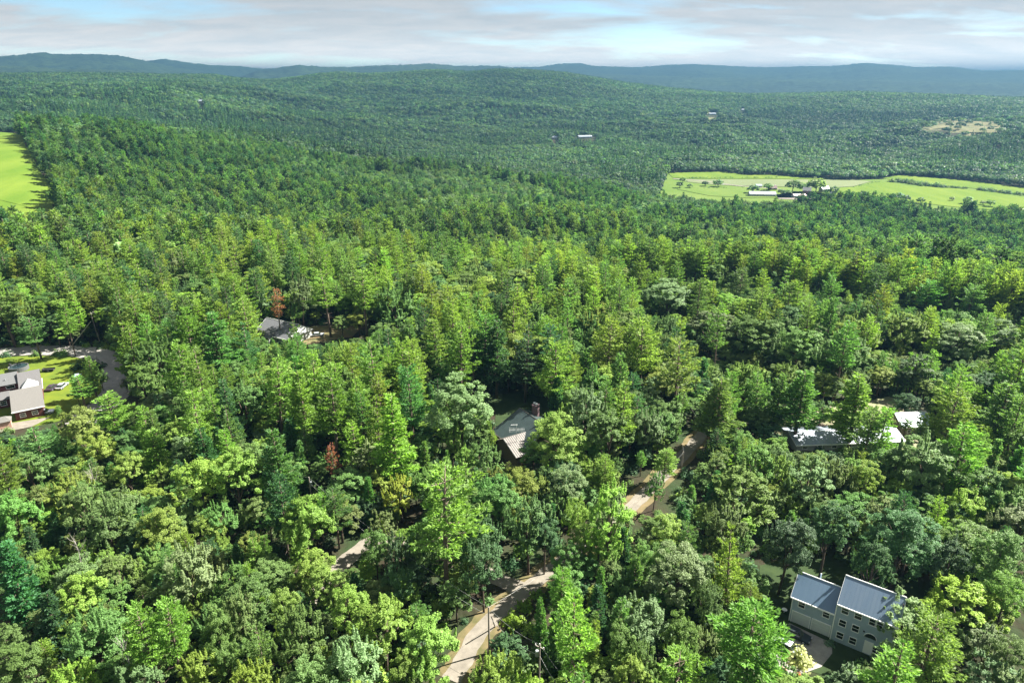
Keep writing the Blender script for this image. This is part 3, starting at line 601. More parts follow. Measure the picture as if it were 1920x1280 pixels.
def where(t):
    b = sorted(((math.hypot(t['x']-a[1], t['y']-a[2])/(a[3]**.5), a) for a in LMK if math.hypot(t['x']-a[1], t['y']-a[2]) > 2.5 or a[0] not in ('lone tall pine', 'rust-red spruce')), key=lambda r: r[0])[:1]; res = []
    for _, a in b:
        dx, dy = t['x']-a[1], t['y']-a[2]; dd = math.hypot(dx, dy); an = math.degrees(math.atan2(dx, dy)) % 360
        w8 = ['behind', 'behind right of', 'right of', 'before and right of', 'in front of', 'before and left of', 'left of', 'behind left of'][int((an+22.5)//45) % 8]
        res.append((('close ' if dd < 14 else '' if dd < 32 else 'well ' if dd < 62 else 'far ' if dd < 105 else 'very far ') + w8 + ' the', a[0]))
    return res
def inframe(t):
    a, b, zc = proj(t['x'], t['y'], t['z']+t['h']*.8); return -60 < a < 1980 and b < 1340
single = []; rest = []; cn = {}
for t in TREES:
    k = t['sp']; cn.setdefault(k, 0)
    if inframe(t) and (cn[k] < 296 or t['hero']): cn[k] += 1; single.append(t)
    else: rest.append(t)
print('single trees', cn, 'rest', len(rest))
def size_word(t):
    b = {'p': 21, 'm': 14, 'b': 13.5, 's': 12, 'r': 16}[t['sp']]; return 'towering' if t['h'] > b*1.17 else 'tall' if t['h'] > b*1.03 else 'middling' if t['h'] > b*.9 else 'short' if t['h'] > b*.6 else 'young'
def form_word(t):
    r = t['w']/t['h']; n = {'p': .29, 'm': .54, 'b': .44, 's': .30, 'r': .16}[t['sp']]; return 'broad' if r > n*1.1 else 'narrow' if r < n*.93 else ''
labels = {}
for t in single:
    sp = KIND[t['sp']][2]; tn = TW[t['tone']]; a = where(t)
    if t['sp'] == 'r': tn = 'dying rust-red'
    px_, py_, _ = proj(t['x'], t['y'], t['z']+t['h'])
    hz = ['far left', 'left', 'centre left', 'centre', 'centre right', 'right', 'far right'][int(np.clip(px_/1920*7, 0, 6))]
    base = ' '.join(x for x in (size_word(t), form_word(t), tn, sp) if x)
    opts = [f'{base} {a[0][0]} {a[0][1]}']
    t['opts'] = (base, a, px_, py_); l = opts[0]; labels.setdefault(l, []).append(t)
ordw = ['nearest', 'second nearest', 'third nearest', 'fourth nearest', 'fifth nearest', 'sixth nearest', 'seventh nearest']
for l, ts in labels.items():
    if len(ts) == 1: ts[0]['label'] = l; continue
    # alike neighbours: told apart by their order along the picture, left to right
    ts.sort(key=lambda t: t['opts'][2]); n = len(ts)
    for k, t in enumerate(ts):
        if n == 2: wv = ['left one', 'right one'][k]
        elif n == 3: wv = ['leftmost', 'middle one', 'rightmost'][k]
        else: wv = 'rightmost' if k == n-1 else 'leftmost' if k == 0 else (['second', 'third', 'fourth', 'fifth', 'sixth', 'seventh', 'eighth', 'ninth'][k-1] + ' from left') if k < n/2 else (['second', 'third', 'fourth', 'fifth', 'sixth', 'seventh', 'eighth', 'ninth'][n-2-k] + ' from right')
        t['label'] = l + ', ' + wv
        if len(t['label'].replace('-', ' ').split()) > 14: t['label'] = t['label'].replace('before and right of', 'before right of').replace('before and left of', 'before left of')
GRP = {'p': 'white pines in the foreground forest', 'm': 'maples in the foreground forest', 'b': 'birches in the foreground forest', 's': 'spruces in the foreground forest', 'r': 'dying spruces'}
lt = {}
for t in single:
    nm, protos, _ = KIND[t['sp']]; v = int(rng.integers(len(protos))); cm, tm, (pw, ph) = protos[v]
    lab = t['label'][:1].upper()*0 + t['label']
    e = thing(nm, (t['x'], t['y'], t['z']-.1), lab, 'tree', rng.uniform(0, 6.28), GRP[t['sp']])
    sx = t['w']/pw; sz = t['h']/ph; e.scale = (sx, sx*rng.uniform(.9, 1.1), sz); e.rotation_euler.x = rng.normal(0, .035); e.rotation_euler.y = rng.normal(0, .035)
    c_ = link('crown', cm, e); c_['tint'] = [float(q) for q in tint(t['tone'])*(np.array([.87, .97, 1.0]) if t['sp'] in 'ps' else 1)]
    link('trunk', tm, e)
for k, (px, py, h) in enumerate(((137, 1010, 14), (166, 868, 13), (232, 1195, 12))):
    q, _ = G(px, py, h); e = thing('dead_tree', (q[0], q[1], q[2]), ['bare forked grey snag rising above a maple at the lower left', 'pale bare dead tree in a dark gap below the red house', 'leaning dead tree with bare twigs near the bottom edge'][k], 'tree', 1.3*k, None)
    e.scale = (1, 1, h/12); link('trunk', DEAD[k % 2], e)

# ------------------------------------------------------------------ the forest mass: geometry nodes on points
pcol = {}
def gn_forest(name, label, protos, pts, scale, tints, ids, rots):
    col = bpy.data.collections.new('proto_'+name)
    for k, me in enumerate(protos):
        for mm in (me if isinstance(me, tuple) else (me,)): pass
        ob = bpy.data.objects.new('a%02d_%s' % (k, name), me); col.objects.link(ob)
    me = bpy.data.meshes.new(name); me.vertices.add(len(pts)); me.vertices.foreach_set('co', np.asarray(pts, np.float32).ravel())
    def at(n, t, arr, f): 
        a = me.attributes.new(n, t, 'POINT'); a.data.foreach_set(f, np.ascontiguousarray(arr).ravel())
    at('sc', 'FLOAT_VECTOR', np.asarray(scale, np.float32), 'vector'); at('tint', 'FLOAT_VECTOR', np.asarray(tints, np.float32), 'vector'); at('pid', 'INT', np.asarray(ids, np.int32), 'value')
    rr = np.zeros((len(pts), 3), np.float32); rr[:, 2] = rots; at('rt', 'FLOAT_VECTOR', rr, 'vector'); me.update()
    ob = link(name, me, kind='stuff', label=label)
    g = bpy.data.node_groups.new('scatter_'+name, 'GeometryNodeTree'); g.interface.new_socket('Geometry', in_out='INPUT', socket_type='NodeSocketGeometry'); g.interface.new_socket('Geometry', in_out='OUTPUT', socket_type='NodeSocketGeometry')
    n = g.nodes.new; gi, go = n('NodeGroupInput'), n('NodeGroupOutput'); ci = n('GeometryNodeCollectionInfo'); ci.inputs['Collection'].default_value = col; ci.inputs['Separate Children'].default_value = True; ci.inputs['Reset Children'].default_value = True
    ip = n('GeometryNodeInstanceOnPoints'); ip.inputs['Pick Instance'].default_value = True
    def na_(nm, t):
        a = n('GeometryNodeInputNamedAttribute'); a.data_type = t; a.inputs['Name'].default_value = nm; return a.outputs['Attribute']
    L = g.links.new; L(gi.outputs[0], ip.inputs['Points']); L(ci.outputs[0], ip.inputs['Instance']); L(na_('pid', 'INT'), ip.inputs['Instance Index']); L(na_('rt', 'FLOAT_VECTOR'), ip.inputs['Rotation']); L(na_('sc', 'FLOAT_VECTOR'), ip.inputs['Scale']); L(ip.outputs[0], go.inputs[0])
    md = ob.modifiers.new('scatter', 'NODES'); md.node_group = g
    return ob
def tints_for(tones, dn, mult=None):
    c = np.array([TONE[t] for t in tones]); n = len(c)
    c = c*(1+rng.normal(0, .13, (n, 1)))*(1+rng.normal(0, .06, (n, 3)))
    return np.clip(c, .008, .5)
def join_tree(pr, nm):                       # crown and trunk of a prototype as one mesh for the mass
    cm, tm, s = pr; me = bpy.data.meshes.new(nm)
    import bmesh
    bm = bmesh.new(); bm.from_mesh(cm); nf = len(bm.faces); bm.from_mesh(tm); bm.faces.ensure_lookup_table()
    for f in bm.faces[nf:]: f.material_index = 1
    bm.to_mesh(me); bm.free(); me.materials.append(LM); me.materials.append(tm.materials[0]); return me, s
JP = [join_tree(p, 'pine_whole') for p in PINE[1:5]]; JM = [join_tree(p, 'maple_whole') for p in MAPLE[:4]]
JPM = [join_tree(p, 'pine_mid_whole') for p in PINE_M]; JMM = [join_tree(p, 'maple_mid_whole') for p in MAPLE_M]
protoN = [m_ for m_, _ in JP + JM]; szN = [s for _, s in JP + JM]
pts, scl, tn, ids = [], [], [], []
for t in rest:
    k = int(rng.integers(4)) + (0 if t['sp'] in 'ps' else 4); s = szN[k]; pts.append((t['x'], t['y'], t['z']-.1)); scl.append((t['w']/s[0], t['w']/s[0], t['h']/s[1])); tn.append(t['tone']); ids.append(k)
gn_forest('surrounding_forest', 'dense mixed forest round and behind the houses', protoN, pts, scl, tints_for(tn, 0), ids, rng.uniform(0, 6.28, len(pts)))
def mass(name, label, d0, d1, s, protos, sizes, hp, hb, npine, azm=40, wmul=1.0):
    x, y = zone(d0, d1, s, azm); ok, z, d, azd = fill(x, y, s); x, y, z, d, azd = x[ok], y[ok], z[ok], d[ok], azd[ok]
    pm = pmix(x, y, d, azd); n = len(x); isp = rng.random(n) < pm
    h = np.where(isp, rng.uniform(*hp, n), rng.uniform(*hb, n))
    if d0 < 1500: h = h*stand(x, y)[1]
    if d0 < 400: h = np.where((azd > 8) & (d < 380), h*1.25, h)
    ratio = np.where(isp, .34, .66)*rng.uniform(.85, 1.2, n)*wmul; wm = h*ratio
    k = rng.integers(0, npine, n) + np.where(isp, 0, npine)
    gaps = rng.random(n) < .06; h = np.where(gaps, h*.45, h); wm = np.where(gaps, wm*.6, wm); S = np.array(sizes)[k]; sc_ = np.stack([wm/S[:, 0], wm/S[:, 0], h/S[:, 1]], 1)
    u = rng.random(n); nn = vnoise(x/140, y/140, 9)
    # kept out of the picture's lines of sight to the left hayfield
    tones = np.where(isp, np.where(u < .30, 'y', np.where(u < .72, 'g', 'd')), np.where(u < .24, 'y', np.where(u < .58, 'g', np.where(u < .74, 'o', np.where(u < .88, 's', 'd')))))
    tones = np.where((azd > 5) & (d < 450) & (u < .75) & isp, 'd', tones)  # pines of the right-hand stand coloured dark, painting their shaded side
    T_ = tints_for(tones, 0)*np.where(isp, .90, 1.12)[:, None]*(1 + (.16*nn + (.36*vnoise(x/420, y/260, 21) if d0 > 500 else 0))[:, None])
    fa = np.clip((d-345)/420, 0, 1)[:, None]; T_ = T_*(1-fa + fa*np.where(isp[:, None], np.array([[.56, .74, .85]]), np.array([[.74, .82, .95]])))*np.where(isp, .93, 1)[:, None]  # leaf colour turns darker and bluer with distance, painted haze
    if d0 > 800: T_ = T_*np.array([.54, .58, .72])  # far woods dimmed and blued further, haze put into the leaf colour
    keep = np.ones(n, bool)
    if d0 < 500:
        px_, py_, _ = proj(x, y, z+h); P = np.array(FIELDS['left_hayfield'][0]); keep &= ~inpoly(px_, py_-3, P) 
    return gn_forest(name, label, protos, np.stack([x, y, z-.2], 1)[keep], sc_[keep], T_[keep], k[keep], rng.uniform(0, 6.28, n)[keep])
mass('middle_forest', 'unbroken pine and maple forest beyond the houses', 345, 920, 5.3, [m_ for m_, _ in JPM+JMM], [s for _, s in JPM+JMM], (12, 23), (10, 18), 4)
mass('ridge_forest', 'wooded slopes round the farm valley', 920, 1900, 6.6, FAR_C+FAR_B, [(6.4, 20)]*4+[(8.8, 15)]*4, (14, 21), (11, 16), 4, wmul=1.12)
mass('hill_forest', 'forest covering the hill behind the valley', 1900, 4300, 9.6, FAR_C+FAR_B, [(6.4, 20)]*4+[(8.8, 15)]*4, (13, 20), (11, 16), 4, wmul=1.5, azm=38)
# saplings and young trees filling in between the big ones
x, y = zone(58, 345, 4.4, 42); ok, z, d, azd = fill(x, y, 4); n = len(x); h = rng.uniform(4.5, 9.5, n); tx, ty, tz = proj(x, y, z+h); bx, by, _ = proj(x, y, z); wp = h*.8*FPX/tz
dm = np.array([np.min(np.hypot(sl[:, 0]-a, sl[:, 1]-b)) for a, b in zip(x, y)]); ok &= (dm > 3.6) & (rng.random(n) < .8)
for (a0, b0, a1, b1) in KEEP: ok &= ~((tx+wp*.5 > a0) & (tx-wp*.5 < a1) & (by > b0) & (ty < b1) & (by > b1-4))
n = int(ok.sum()); k = np.where(rng.random(n) < .8, rng.integers(4, 8, n), rng.integers(0, 4, n)); S = np.array(szN)[k]; hh = h[ok]; wq = hh*np.where(k > 3, .78, .42)*rng.uniform(.8, 1.15, n)
gn_forest('young_growth', 'saplings and young trees crowding between the tall trees', protoN, np.stack([x, y, z-.1], 1)[ok], np.stack([wq/S[:, 0], wq/S[:, 0], hh/S[:, 1]], 1), tints_for(rng.choice(list('ggyygod'), n), 0), k, rng.uniform(0, 6.28, n))
# low growth on the forest floor
x, y = zone(58, 345, 3.6, 40); x2, y2, = x, y; ok, z, d, azd = fill(x, y, 3)
dm = np.array([np.min(np.hypot(sl[:, 0]-a, sl[:, 1]-b)) for a, b in zip(x, y)]); ok &= (dm > 3.4) & (rng.random(len(x)) < .75)
pq, rq, _ = proj(x, y, z+2)
for (a0, b0, a1, b1) in KEEP[:8]: ok &= ~((pq > a0) & (pq < a1) & (rq > b0) & (rq < b1))
n = int(ok.sum()); tn = rng.choice(list('ggodyd'), n); s_ = rng.uniform(.5, 1.5, (n, 1))*np.ones((1, 3))
gn_forest('undergrowth', 'low bushes and saplings under the trees', BUSH, np.stack([x, y, z-.1], 1)[ok], s_, tints_for(tn, 0), rng.integers(0, 3, n), rng.uniform(0, 6.28, n))
# ------------------------------------------------------------------ buildings
def siding(name, c, pitch=.2, dark=.8):
    m = mat(name, c, .7, noise=.06, nscale=1.5); t = m.node_tree; b = t.nodes['Principled BSDF']
    tc = t.nodes.new('ShaderNodeTexCoord'); wv = t.nodes.new('ShaderNodeTexWave'); wv.bands_direction = 'Z'; wv.wave_profile = 'SAW'; wv.inputs['Scale'].default_value = 1/(pitch*20)*6.283
    t.links.new(tc.outputs['Object'], wv.inputs['Vector']); bp = t.nodes.new('ShaderNodeBump'); bp.inputs['Strength'].default_value = .6; bp.inputs['Distance'].default_value = .03
    t.links.new(wv.outputs['Fac'], bp.inputs['Height']); t.links.new(bp.outputs[0], b.inputs['Normal']); return m
def streaky(name, c, c2, rough=.45, metal=.0):
    return mat(name, c, rough, metal, nscale=.8, col2=c2, stretch=(1.6, .25, .25), bump=.05, bscale=20)
M['sidA'] = siding('blue_grey_siding', (.30, .375, .455)); M['white'] = mat('white_trim', (.74, .75, .73), .6, noise=.04, nscale=3)
M['roofA'] = streaky('blue_metal_roof', (.085, .14, .20), (.098, .152, .212), .42, .2); M['glass'] = mat('dark_glass', (.02, .028, .02), .08, spec=.8)
M['roofA2'] = streaky('blue_metal_roof_aged', (.095, .145, .205), (.122, .168, .222), .42, .2)
M['door'] = mat('pale_door', (.50, .54, .55), .55, noise=.04, nscale=2); M['found'] = mat('concrete', (.34, .33, .31), .9, noise=.15, nscale=2)
M['wood'] = mat('brown_boards', (.095, .066, .042), .85, noise=.25, nscale=3, stretch=(1, 1, 4)); M['rgreen'] = mat('green_metal_roof', (0.036, 0.054, 0.053), .42, .25, noise=.15, nscale=.6)
M['rtan'] = mat('brown_metal_roof', (0.120, 0.104, 0.092), .5, .25, noise=.12, nscale=.8); M['shing'] = mat('grey_shingles', (.085, .083, .083), .95, noise=.2, nscale=4, bump=.4, bscale=9)
M['shingb'] = mat('beige_grey_shingles', (.105, .10, .092), .95, noise=.16, nscale=5, bump=.4, bscale=9); M['red'] = siding('red_clapboard', (.095, .022, .02)); M['slate'] = mat('slate_shingles', (0.104, 0.108, 0.116), .9, noise=.18, nscale=3, bump=.4, bscale=8)
M['slate2'] = mat('pale_slate_shingles', (.08, .083, .083), .9, noise=.12, nscale=3); M['cream'] = siding('pale_siding', (.30, .31, .29)); M['bluemetal'] = streaky('pale_blue_metal', (0.168, 0.227, 0.260), (.28, .35, .38), .4, .2)
M['whitemetal'] = streaky('white_metal_roof', (.18, .215, .265), (.24, .27, .31), .5, .1); M['tanwall'] = siding('weathered_boards', (.20, .17, .12)); M['brick'] = mat('purple_brown_brick', (.12, .075, .08), .9, noise=.25, nscale=6)
M['steel'] = mat('galvanised_steel', (.48, .50, .51), .4, .7, noise=.1, nscale=6); M['black'] = mat('black_rubber', (.015, .015, .016), .8); M['polewood'] = mat('weathered_pole', (.20, .175, .145), .9, noise=.25, nscale=5, stretch=(4, 4, .5))
M['water'] = mat('pool_water', (.02, .035, .04), .05, spec=.7); M['wire'] = mat('wire', (.42, .42, .40), .45, .5)
def rot(ax, a): return math.cos(a)*ax[0]-math.sin(a)*ax[1], math.sin(a)*ax[0]+math.cos(a)*ax[1]
def win(par, x, z, w_, h_, y=0.0, fm='white', bars=True, nm='window'):
    f = MB(); t = .09; d = .07
    f.box(x-w_/2-t, y-d, z-h_/2-t, x-w_/2, y+.02, z+h_/2+t); f.box(x+w_/2, y-d, z-h_/2-t, x+w_/2+t, y+.02, z+h_/2+t)
    f.box(x-w_/2, y-d, z+h_/2, x+w_/2, y+.02, z+h_/2+t); f.box(x-w_/2, y-d-.03, z-h_/2-t, x+w_/2, y+.02, z-h_/2)
    if bars: f.box(x-w_/2, y-.045, z-.03, x+w_/2, y+.01, z+.03)
    o = f.build(nm, M[fm], par); p = MB(); p.box(x-w_/2, y-.02, z-h_/2, x+w_/2, y+.015, z+h_/2); p.build('pane', M['glass'], o); return o
def gable_walls(par, x0, x1, y0, y1, he, hr, ym, m, he2=None):
    return MB().prism([(y0, -.6), (y1, -.6), (y1, he2 if he2 is not None else he), (ym, hr), (y0, he)], x0, x1).build('wall', m, par)
def gable_roof(par, x0, x1, y0, y1, he, hr, ym, m, ov=.35, th=.16, he2=None, nm='roof', trim='white'):
    he2 = he if he2 is None else he2; s1 = (hr-he)/(ym-y0); s2 = (hr-he2)/(y1-ym); up = .10
    r = MB(); r.slab([(x0-ov, y0-ov, he-ov*s1+up), (x1+ov, y0-ov, he-ov*s1+up), (x1+ov, ym, hr+up), (x0-ov, ym, hr+up)], th)
    r.slab([(x0-ov, ym, hr+up), (x1+ov, ym, hr+up), (x1+ov, y1+ov, he2-ov*s2+up), (x0-ov, y1+ov, he2-ov*s2+up)], th)
    o = r.build(nm, m, par)
    MB().tube([(x0-ov, ym, hr+up+.03), (x1+ov, ym, hr+up+.03)], .09, 6).build('ridge_cap', M[trim], o)
    if trim:
        f = MB(); f.box(x0-ov, y0-ov-.12, he-ov*s1+up-.26, x1+ov, y0-ov-.01, he-ov*s1+up-.02)
        for xx in (x0-ov-.05, x1+ov+.01):
            f.poly([(xx, y0-ov, he-ov*s1+up-.24), (xx, y0-ov, he-ov*s1+up+.03), (xx, ym, hr+up+.03), (xx, ym, hr+up-.24), (xx+.04, y0-ov, he-ov*s1+up-.24), (xx+.04, y0-ov, he-ov*s1+up+.03), (xx+.04, ym, hr+up+.03), (xx+.04, ym, hr+up-.24)], [(0,1,2,3),(7,6,5,4),(0,4,5,1),(1,5,6,2),(2,6,7,3),(3,7,4,0)])
        f.build('fascia', M[trim], o)
    return o
def seams(roof, x0, x1, step, ya, za, yb, zb, m, th=.05):
    n = int((x1-x0)/step); b = MB().slab([(-.035, ya, za+th), (.035, ya, za+th), (.035, yb, zb+th), (-.035, yb, zb+th)], th*1.1).mesh('seam', m)
    for k in range(n+1): link('seam', b, roof, (x0+k*step, 0, 0))

# blue-grey house with an attached garage wing
zA = float(terr(48, 88)); A = thing('house', (46.63, 90.56, zA), 'blue-grey two-part house with metal roofs and two garage doors in the shade', 'house', R(-36), 'houses in the woods')
gable_walls(A, 0, 6.6, 0, 6.4, 5.2, 7.75, 3.2, M['sidA']); gable_walls(A, 6.6, 15.0, -.35, 6.6, 7.6, 10.4, 3.1, M['sidA'])
r = gable_roof(A, 0, 6.24, 0, 6.4, 5.2, 7.75, 3.2, M['roofA'], .3); seams(r, .1, 6.3, .62, -.3, 5.2-.24+.1, 3.2, 7.85, M['roofA'], .008)
r = gable_roof(A, 6.9, 15.0, -.35, 6.6, 7.6, 10.4, 3.1, M['roofA2'], .3); seams(r, 6.7, 15.2, .62, -.65, 7.6-.24+.1, 3.1, 10.5, M['roofA2'], .008)
for x, z in ((1.5, 4.1), (5.3, 4.1)): win(A, x, z, .95, 1.15, -.01)
for x, z in ((7.85, 6.5), (9.75, 6.5), (7.85, 4.0), (9.75, 4.0), (7.85, 1.5), (9.75, 1.5), (11.85, 6.4), (12.75, 6.4), (12.9, 1.5)): win(A, x, z, .95, 1.2, -.36)
for x0 in (.35, 3.5):
    g_ = MB().box(x0, -.05, .05, x0+2.75, .0, 2.25).build('garage_door', M['door'], A)
    f = MB(); f.box(x0-.12, -.09, .05, x0, 0, 2.37); f.box(x0+2.75, -.09, .05, x0+2.87, 0, 2.37); f.box(x0, -.09, 2.25, x0+2.75, 0, 2.37); f.build('frame', M['white'], g_)
    for k in range(4): MB().box(x0+.04, -.075, .1+k*.54, x0+2.71, -.05, .56+k*.54).build('panel', M['door'], g_)
ar = MB(); n = 14; pts = [(12+.85*math.cos(a), 3.3+.85*math.sin(a)) for a in np.linspace(0, math.pi, n)]
ar.poly([(x, -.42, z) for x, z in pts]+[(x, -.34, z) for x, z in pts], [tuple(range(n))[::-1]]+[(i, i+1, i+1+n, i+n) for i in range(n-1)]); ow = ar.build('arched_window', M['glass'], A)
MB().tube([(12+.9*math.cos(a), -.42, 3.3+.9*math.sin(a)) for a in np.linspace(0, math.pi, n)], .07, 5).build('frame', M['white'], ow)
MB().box(11.35, -.42, .2, 12.65, -.35, 2.6).build('front_door', M['white'], A); MB().box(10.85, -.42, 4.0, 11.1, -.35, 4.25).build('vent', M['black'], A)
MB().box(-.06, -.06, -.3, .08, .1, 5.1).box(6.5, -.45, -.3, 6.66, -.3, 7.5).build('corner_board', M['white'], A)
MB().box(14.96, -.42, -.3, 15.06, .1, 7.5).build('corner_board', M['white'], A)
MB().tube([(2.9, 4.6, 7.0), (2.9, 4.6, 8.0)], .12, 8).build('vent_pipe', M['steel'], A)
c = G(1470, 1148)[0]; t = thing('garden_table', c, 'small round white garden table by the garage corner', 'table'); MB().tube([(0,0,.68),(0,0,.72)], .45, 12).build('table_top', M['white'], t); MB().tube([(0,0,0),(0,0,.68)], .05, 6).build('leg', M['white'], t)

def car(loc, rz, paint, label, cat='car', suv=False, glass=True):
    t = thing('parked_car', loc, label, cat, rz, 'cars parked at the houses'); H1 = .78 if not suv else .95; H2 = 1.42 if not suv else 1.75
    b = MB(); prof = [(-2.25,.35),(2.25,.35),(2.3,.62),(2.1,H1-.06),(.95,H1+.04),(-1.5,H1+.06),(-2.2,H1-.0),(-2.3,.6)]
    n = len(prof); out = []
    for yv, k in ((-.86,.94),(-.90,1),(.90,1),(.86,.94)): out += [(x*(k if abs(yv) < .9 else 1), yv, z) for x, z in prof]
    F_ = [tuple(range(n))] + [tuple(range(4*n-1, 3*n-1, -1))]
    for q in range(3): F_ += [(q*n+i, q*n+n+i, q*n+n+(i+1) % n, q*n+(i+1) % n) for i in range(n)]
    b.poly(out, F_); b.build('body', paint, t)
    x0, x1, x2, x3 = (-1.9, -1.2, .35, 1.05) if not suv else (-2.15, -1.85, .45, 1.05); wd, wt = .8, .62
    cab = MB().poly([(x0,-wd,H1),(x3,-wd,H1),(x3,wd,H1),(x0,wd,H1),(x1,-wt,H2-.05),(x2,-wt,H2-.05),(x2,wt,H2-.05),(x1,wt,H2-.05)], [(0,1,5,4),(1,2,6,5),(2,3,7,6),(3,0,4,7)])
    cab.build('window_glass', M['glass'], t)
    MB().poly([(x1-.04,-wt-.03,H2-.06),(x2+.04,-wt-.03,H2-.06),(x2+.04,wt+.03,H2-.06),(x1-.04,wt+.03,H2-.06),(x1+.1,-wt+.08,H2),(x2-.1,-wt+.08,H2),(x2-.1,wt-.08,H2),(x1+.1,wt-.08,H2)], [(3,2,1,0),(4,5,6,7),(0,1,5,4),(1,2,6,5),(2,3,7,6),(3,0,4,7)]).build('roof', paint, t)
    wm_ = MB().tube([(0,-.11,0),(0,.11,0)], .34, 14).mesh('wheel', M['black']); rm_ = MB().tube([(0,-.12,0),(0,.12,0)], .19, 10).mesh('rim', M['steel'])
    for x in (-1.4, 1.45):
        for yv in (-.83, .83): o = link('wheel', wm_, t, (x, yv, .34)); link('rim', rm_, o)
    for yv in (-.62, .62): MB().box(2.18, yv-.18, .58, 2.3, yv+.18, .72).build('headlight', M['steel'], t)
    for yv in (-.66, .66): MB().box(-2.3, yv-.15, .62, -2.22, yv+.15, .76).build('tail_light', M['red'], t)
    return t
P = {k: mat('car_paint_'+k, c_, .28, .35, spec=.6) for k, c_ in dict(dark=(.03,.04,.045), silver=(.42,.44,.50), white=(.42,.44,.47), maroon=(.06,.04,.06), blue=(.40,.50,.62)).items()}
def at(px, py, l=0): q = G(px, py)[0]; q[2] += l; return q
car(at(1492, 1193), R(-40), P['dark'], 'dark green sedan parked before the garage doors'); car(at(1477, 1217), R(-44), P['silver'], 'silver car half hidden behind the pine by the driveway')

# cabin with green ribbed roof
O = Gz(976, 848, 3.5); zB = float(terr(O[0], O[1])); B_ = thing('cabin', (O[0], O[1], zB), 'brown wooden cabin with dark green ribbed metal roof and antenna', 'cabin', R(-57), 'houses in the woods')
gable_walls(B_, -12.2, -.9, .6, 12.8, 3.5, 7.3, 8.3, M['wood'], 5.0)
r = gable_roof(B_, -12.3, -.7, .5, 12.9, 3.55, 7.35, 8.3, M['rgreen'], .55, .14, 5.0, trim=None or 'rtan')
sl_ = (7.35-3.55)/(8.3-.5); seams(r, -12.7, -.3, .48, -.05, 3.55-.55*sl_+.1, 8.3, 7.45, M['rgreen'], .05)
# cross gable wing
wv_ = MB().poly([(-7.2,-1.6,-.5),(.7,-1.6,-.5),(.7,-1.6,3.2),(-4.5,-1.6,5.45),(-7.2,-1.6,3.9),(-7.2,3,-.5),(.7,3,-.5),(.7,3,3.2),(-4.5,3,5.45),(-7.2,3,3.9)],
   [(0,1,2,3,4),(9,8,7,6,5),(0,5,6,1),(1,6,7,2),(2,7,8,3),(3,8,9,4),(4,9,5,0)]); wv_.build('wing_wall', M['wood'], B_)
wr = MB(); wr.slab([(-4.5,-2.0,5.62),(1.1,-2.0,3.2),(1.1,1.2,3.2),(-4.5,4.9,5.62)], .12); wr.slab([(-4.5,4.9,5.62),(-7.6,2.2,3.85),(-7.6,-2.0,3.85),(-4.5,-2.0,5.62)], .12); wro = wr.build('wing_roof', M['rtan'], B_)
for k in range(12):
    yv = -1.9+k*.55; e_ = min(1.1, 1.1-(max(0, yv-1.2)/3.7)*5.6)
    if e_ < -4.0: break
    MB().slab([(-4.5,yv-.035,5.68),(e_,yv-.035,5.68-(e_+4.5)*.432),(e_,yv+.035,5.68-(e_+4.5)*.432),(-4.5,yv+.035,5.68)], .07).build('seam', M['rgreen'], wro)
win(B_, -9.8, 1.7, 1.2, 1.1, .58, 'wood'); MB().box(-8.9+.2, .5, 0, -7.9, .58, 2.1).build('door', M['wood'], B_)
cb = MB().tube([(-9.6, 10.9, 3), (-9.6, 10.9, 9.1)], .95, 14).build('chimney', M['brick'], B_)
for dx in (-.42, .42): MB().tube([(-9.6+dx, 10.9, 9.1), (-9.6+dx, 10.9, 9.45)], .34, 10).build('chimney_cap', M['steel'], cb)
MB().tube([(-3.2, 11.5, 4.5), (-3.2, 11.5, 7.4)], .1, 8).build('vent_pipe', M['white'], B_)
an = thing('tv_antenna', tuple(Gz(968, 805, zB+8.2)-np.array([0, 0, 3.4])), 'white television antenna on a mast over the cabin roof', 'antenna', R(0))
MB().tube([(0,0,-1.6),(0,0,3.9)], .05, 6).build('mast', M['steel'], an)
bm_ = MB().tube([(-1.7,0,3.3),(1.9,.1,3.4)], .04, 5); bm_.build('boom', M['white'], an)
el = MB().tube([(0,-.7,0),(0,.7,0)], .028, 4).mesh('rod', M['white'])
for k in range(12): o = link('element', el, an, (-1.6+k*.31, 0, 3.33)); o.rotation_euler = (R(60), 0, 0); o.scale = (1, .6+.05*abs(k-6), 1)
MB().tube([(-1.3,0,4.6),(.3,.1,4.65)], .05, 5).tube([(0,0,3.9),(.1,0,4.65)], .04, 5).build('upper_boom', M['white'], an)
fl = at(1022, 800); bq = thing('barrel', fl, 'rusty orange barrel beside the cabin wall', 'barrel'); MB().tube([(0,0,0),(0,0,.1),(0,0,.85),(0,0,.9)], [.28,.3,.3,.28], 12).build('body', mat('rust', (.35,.14,.05), .8, noise=.2, nscale=6), bq)

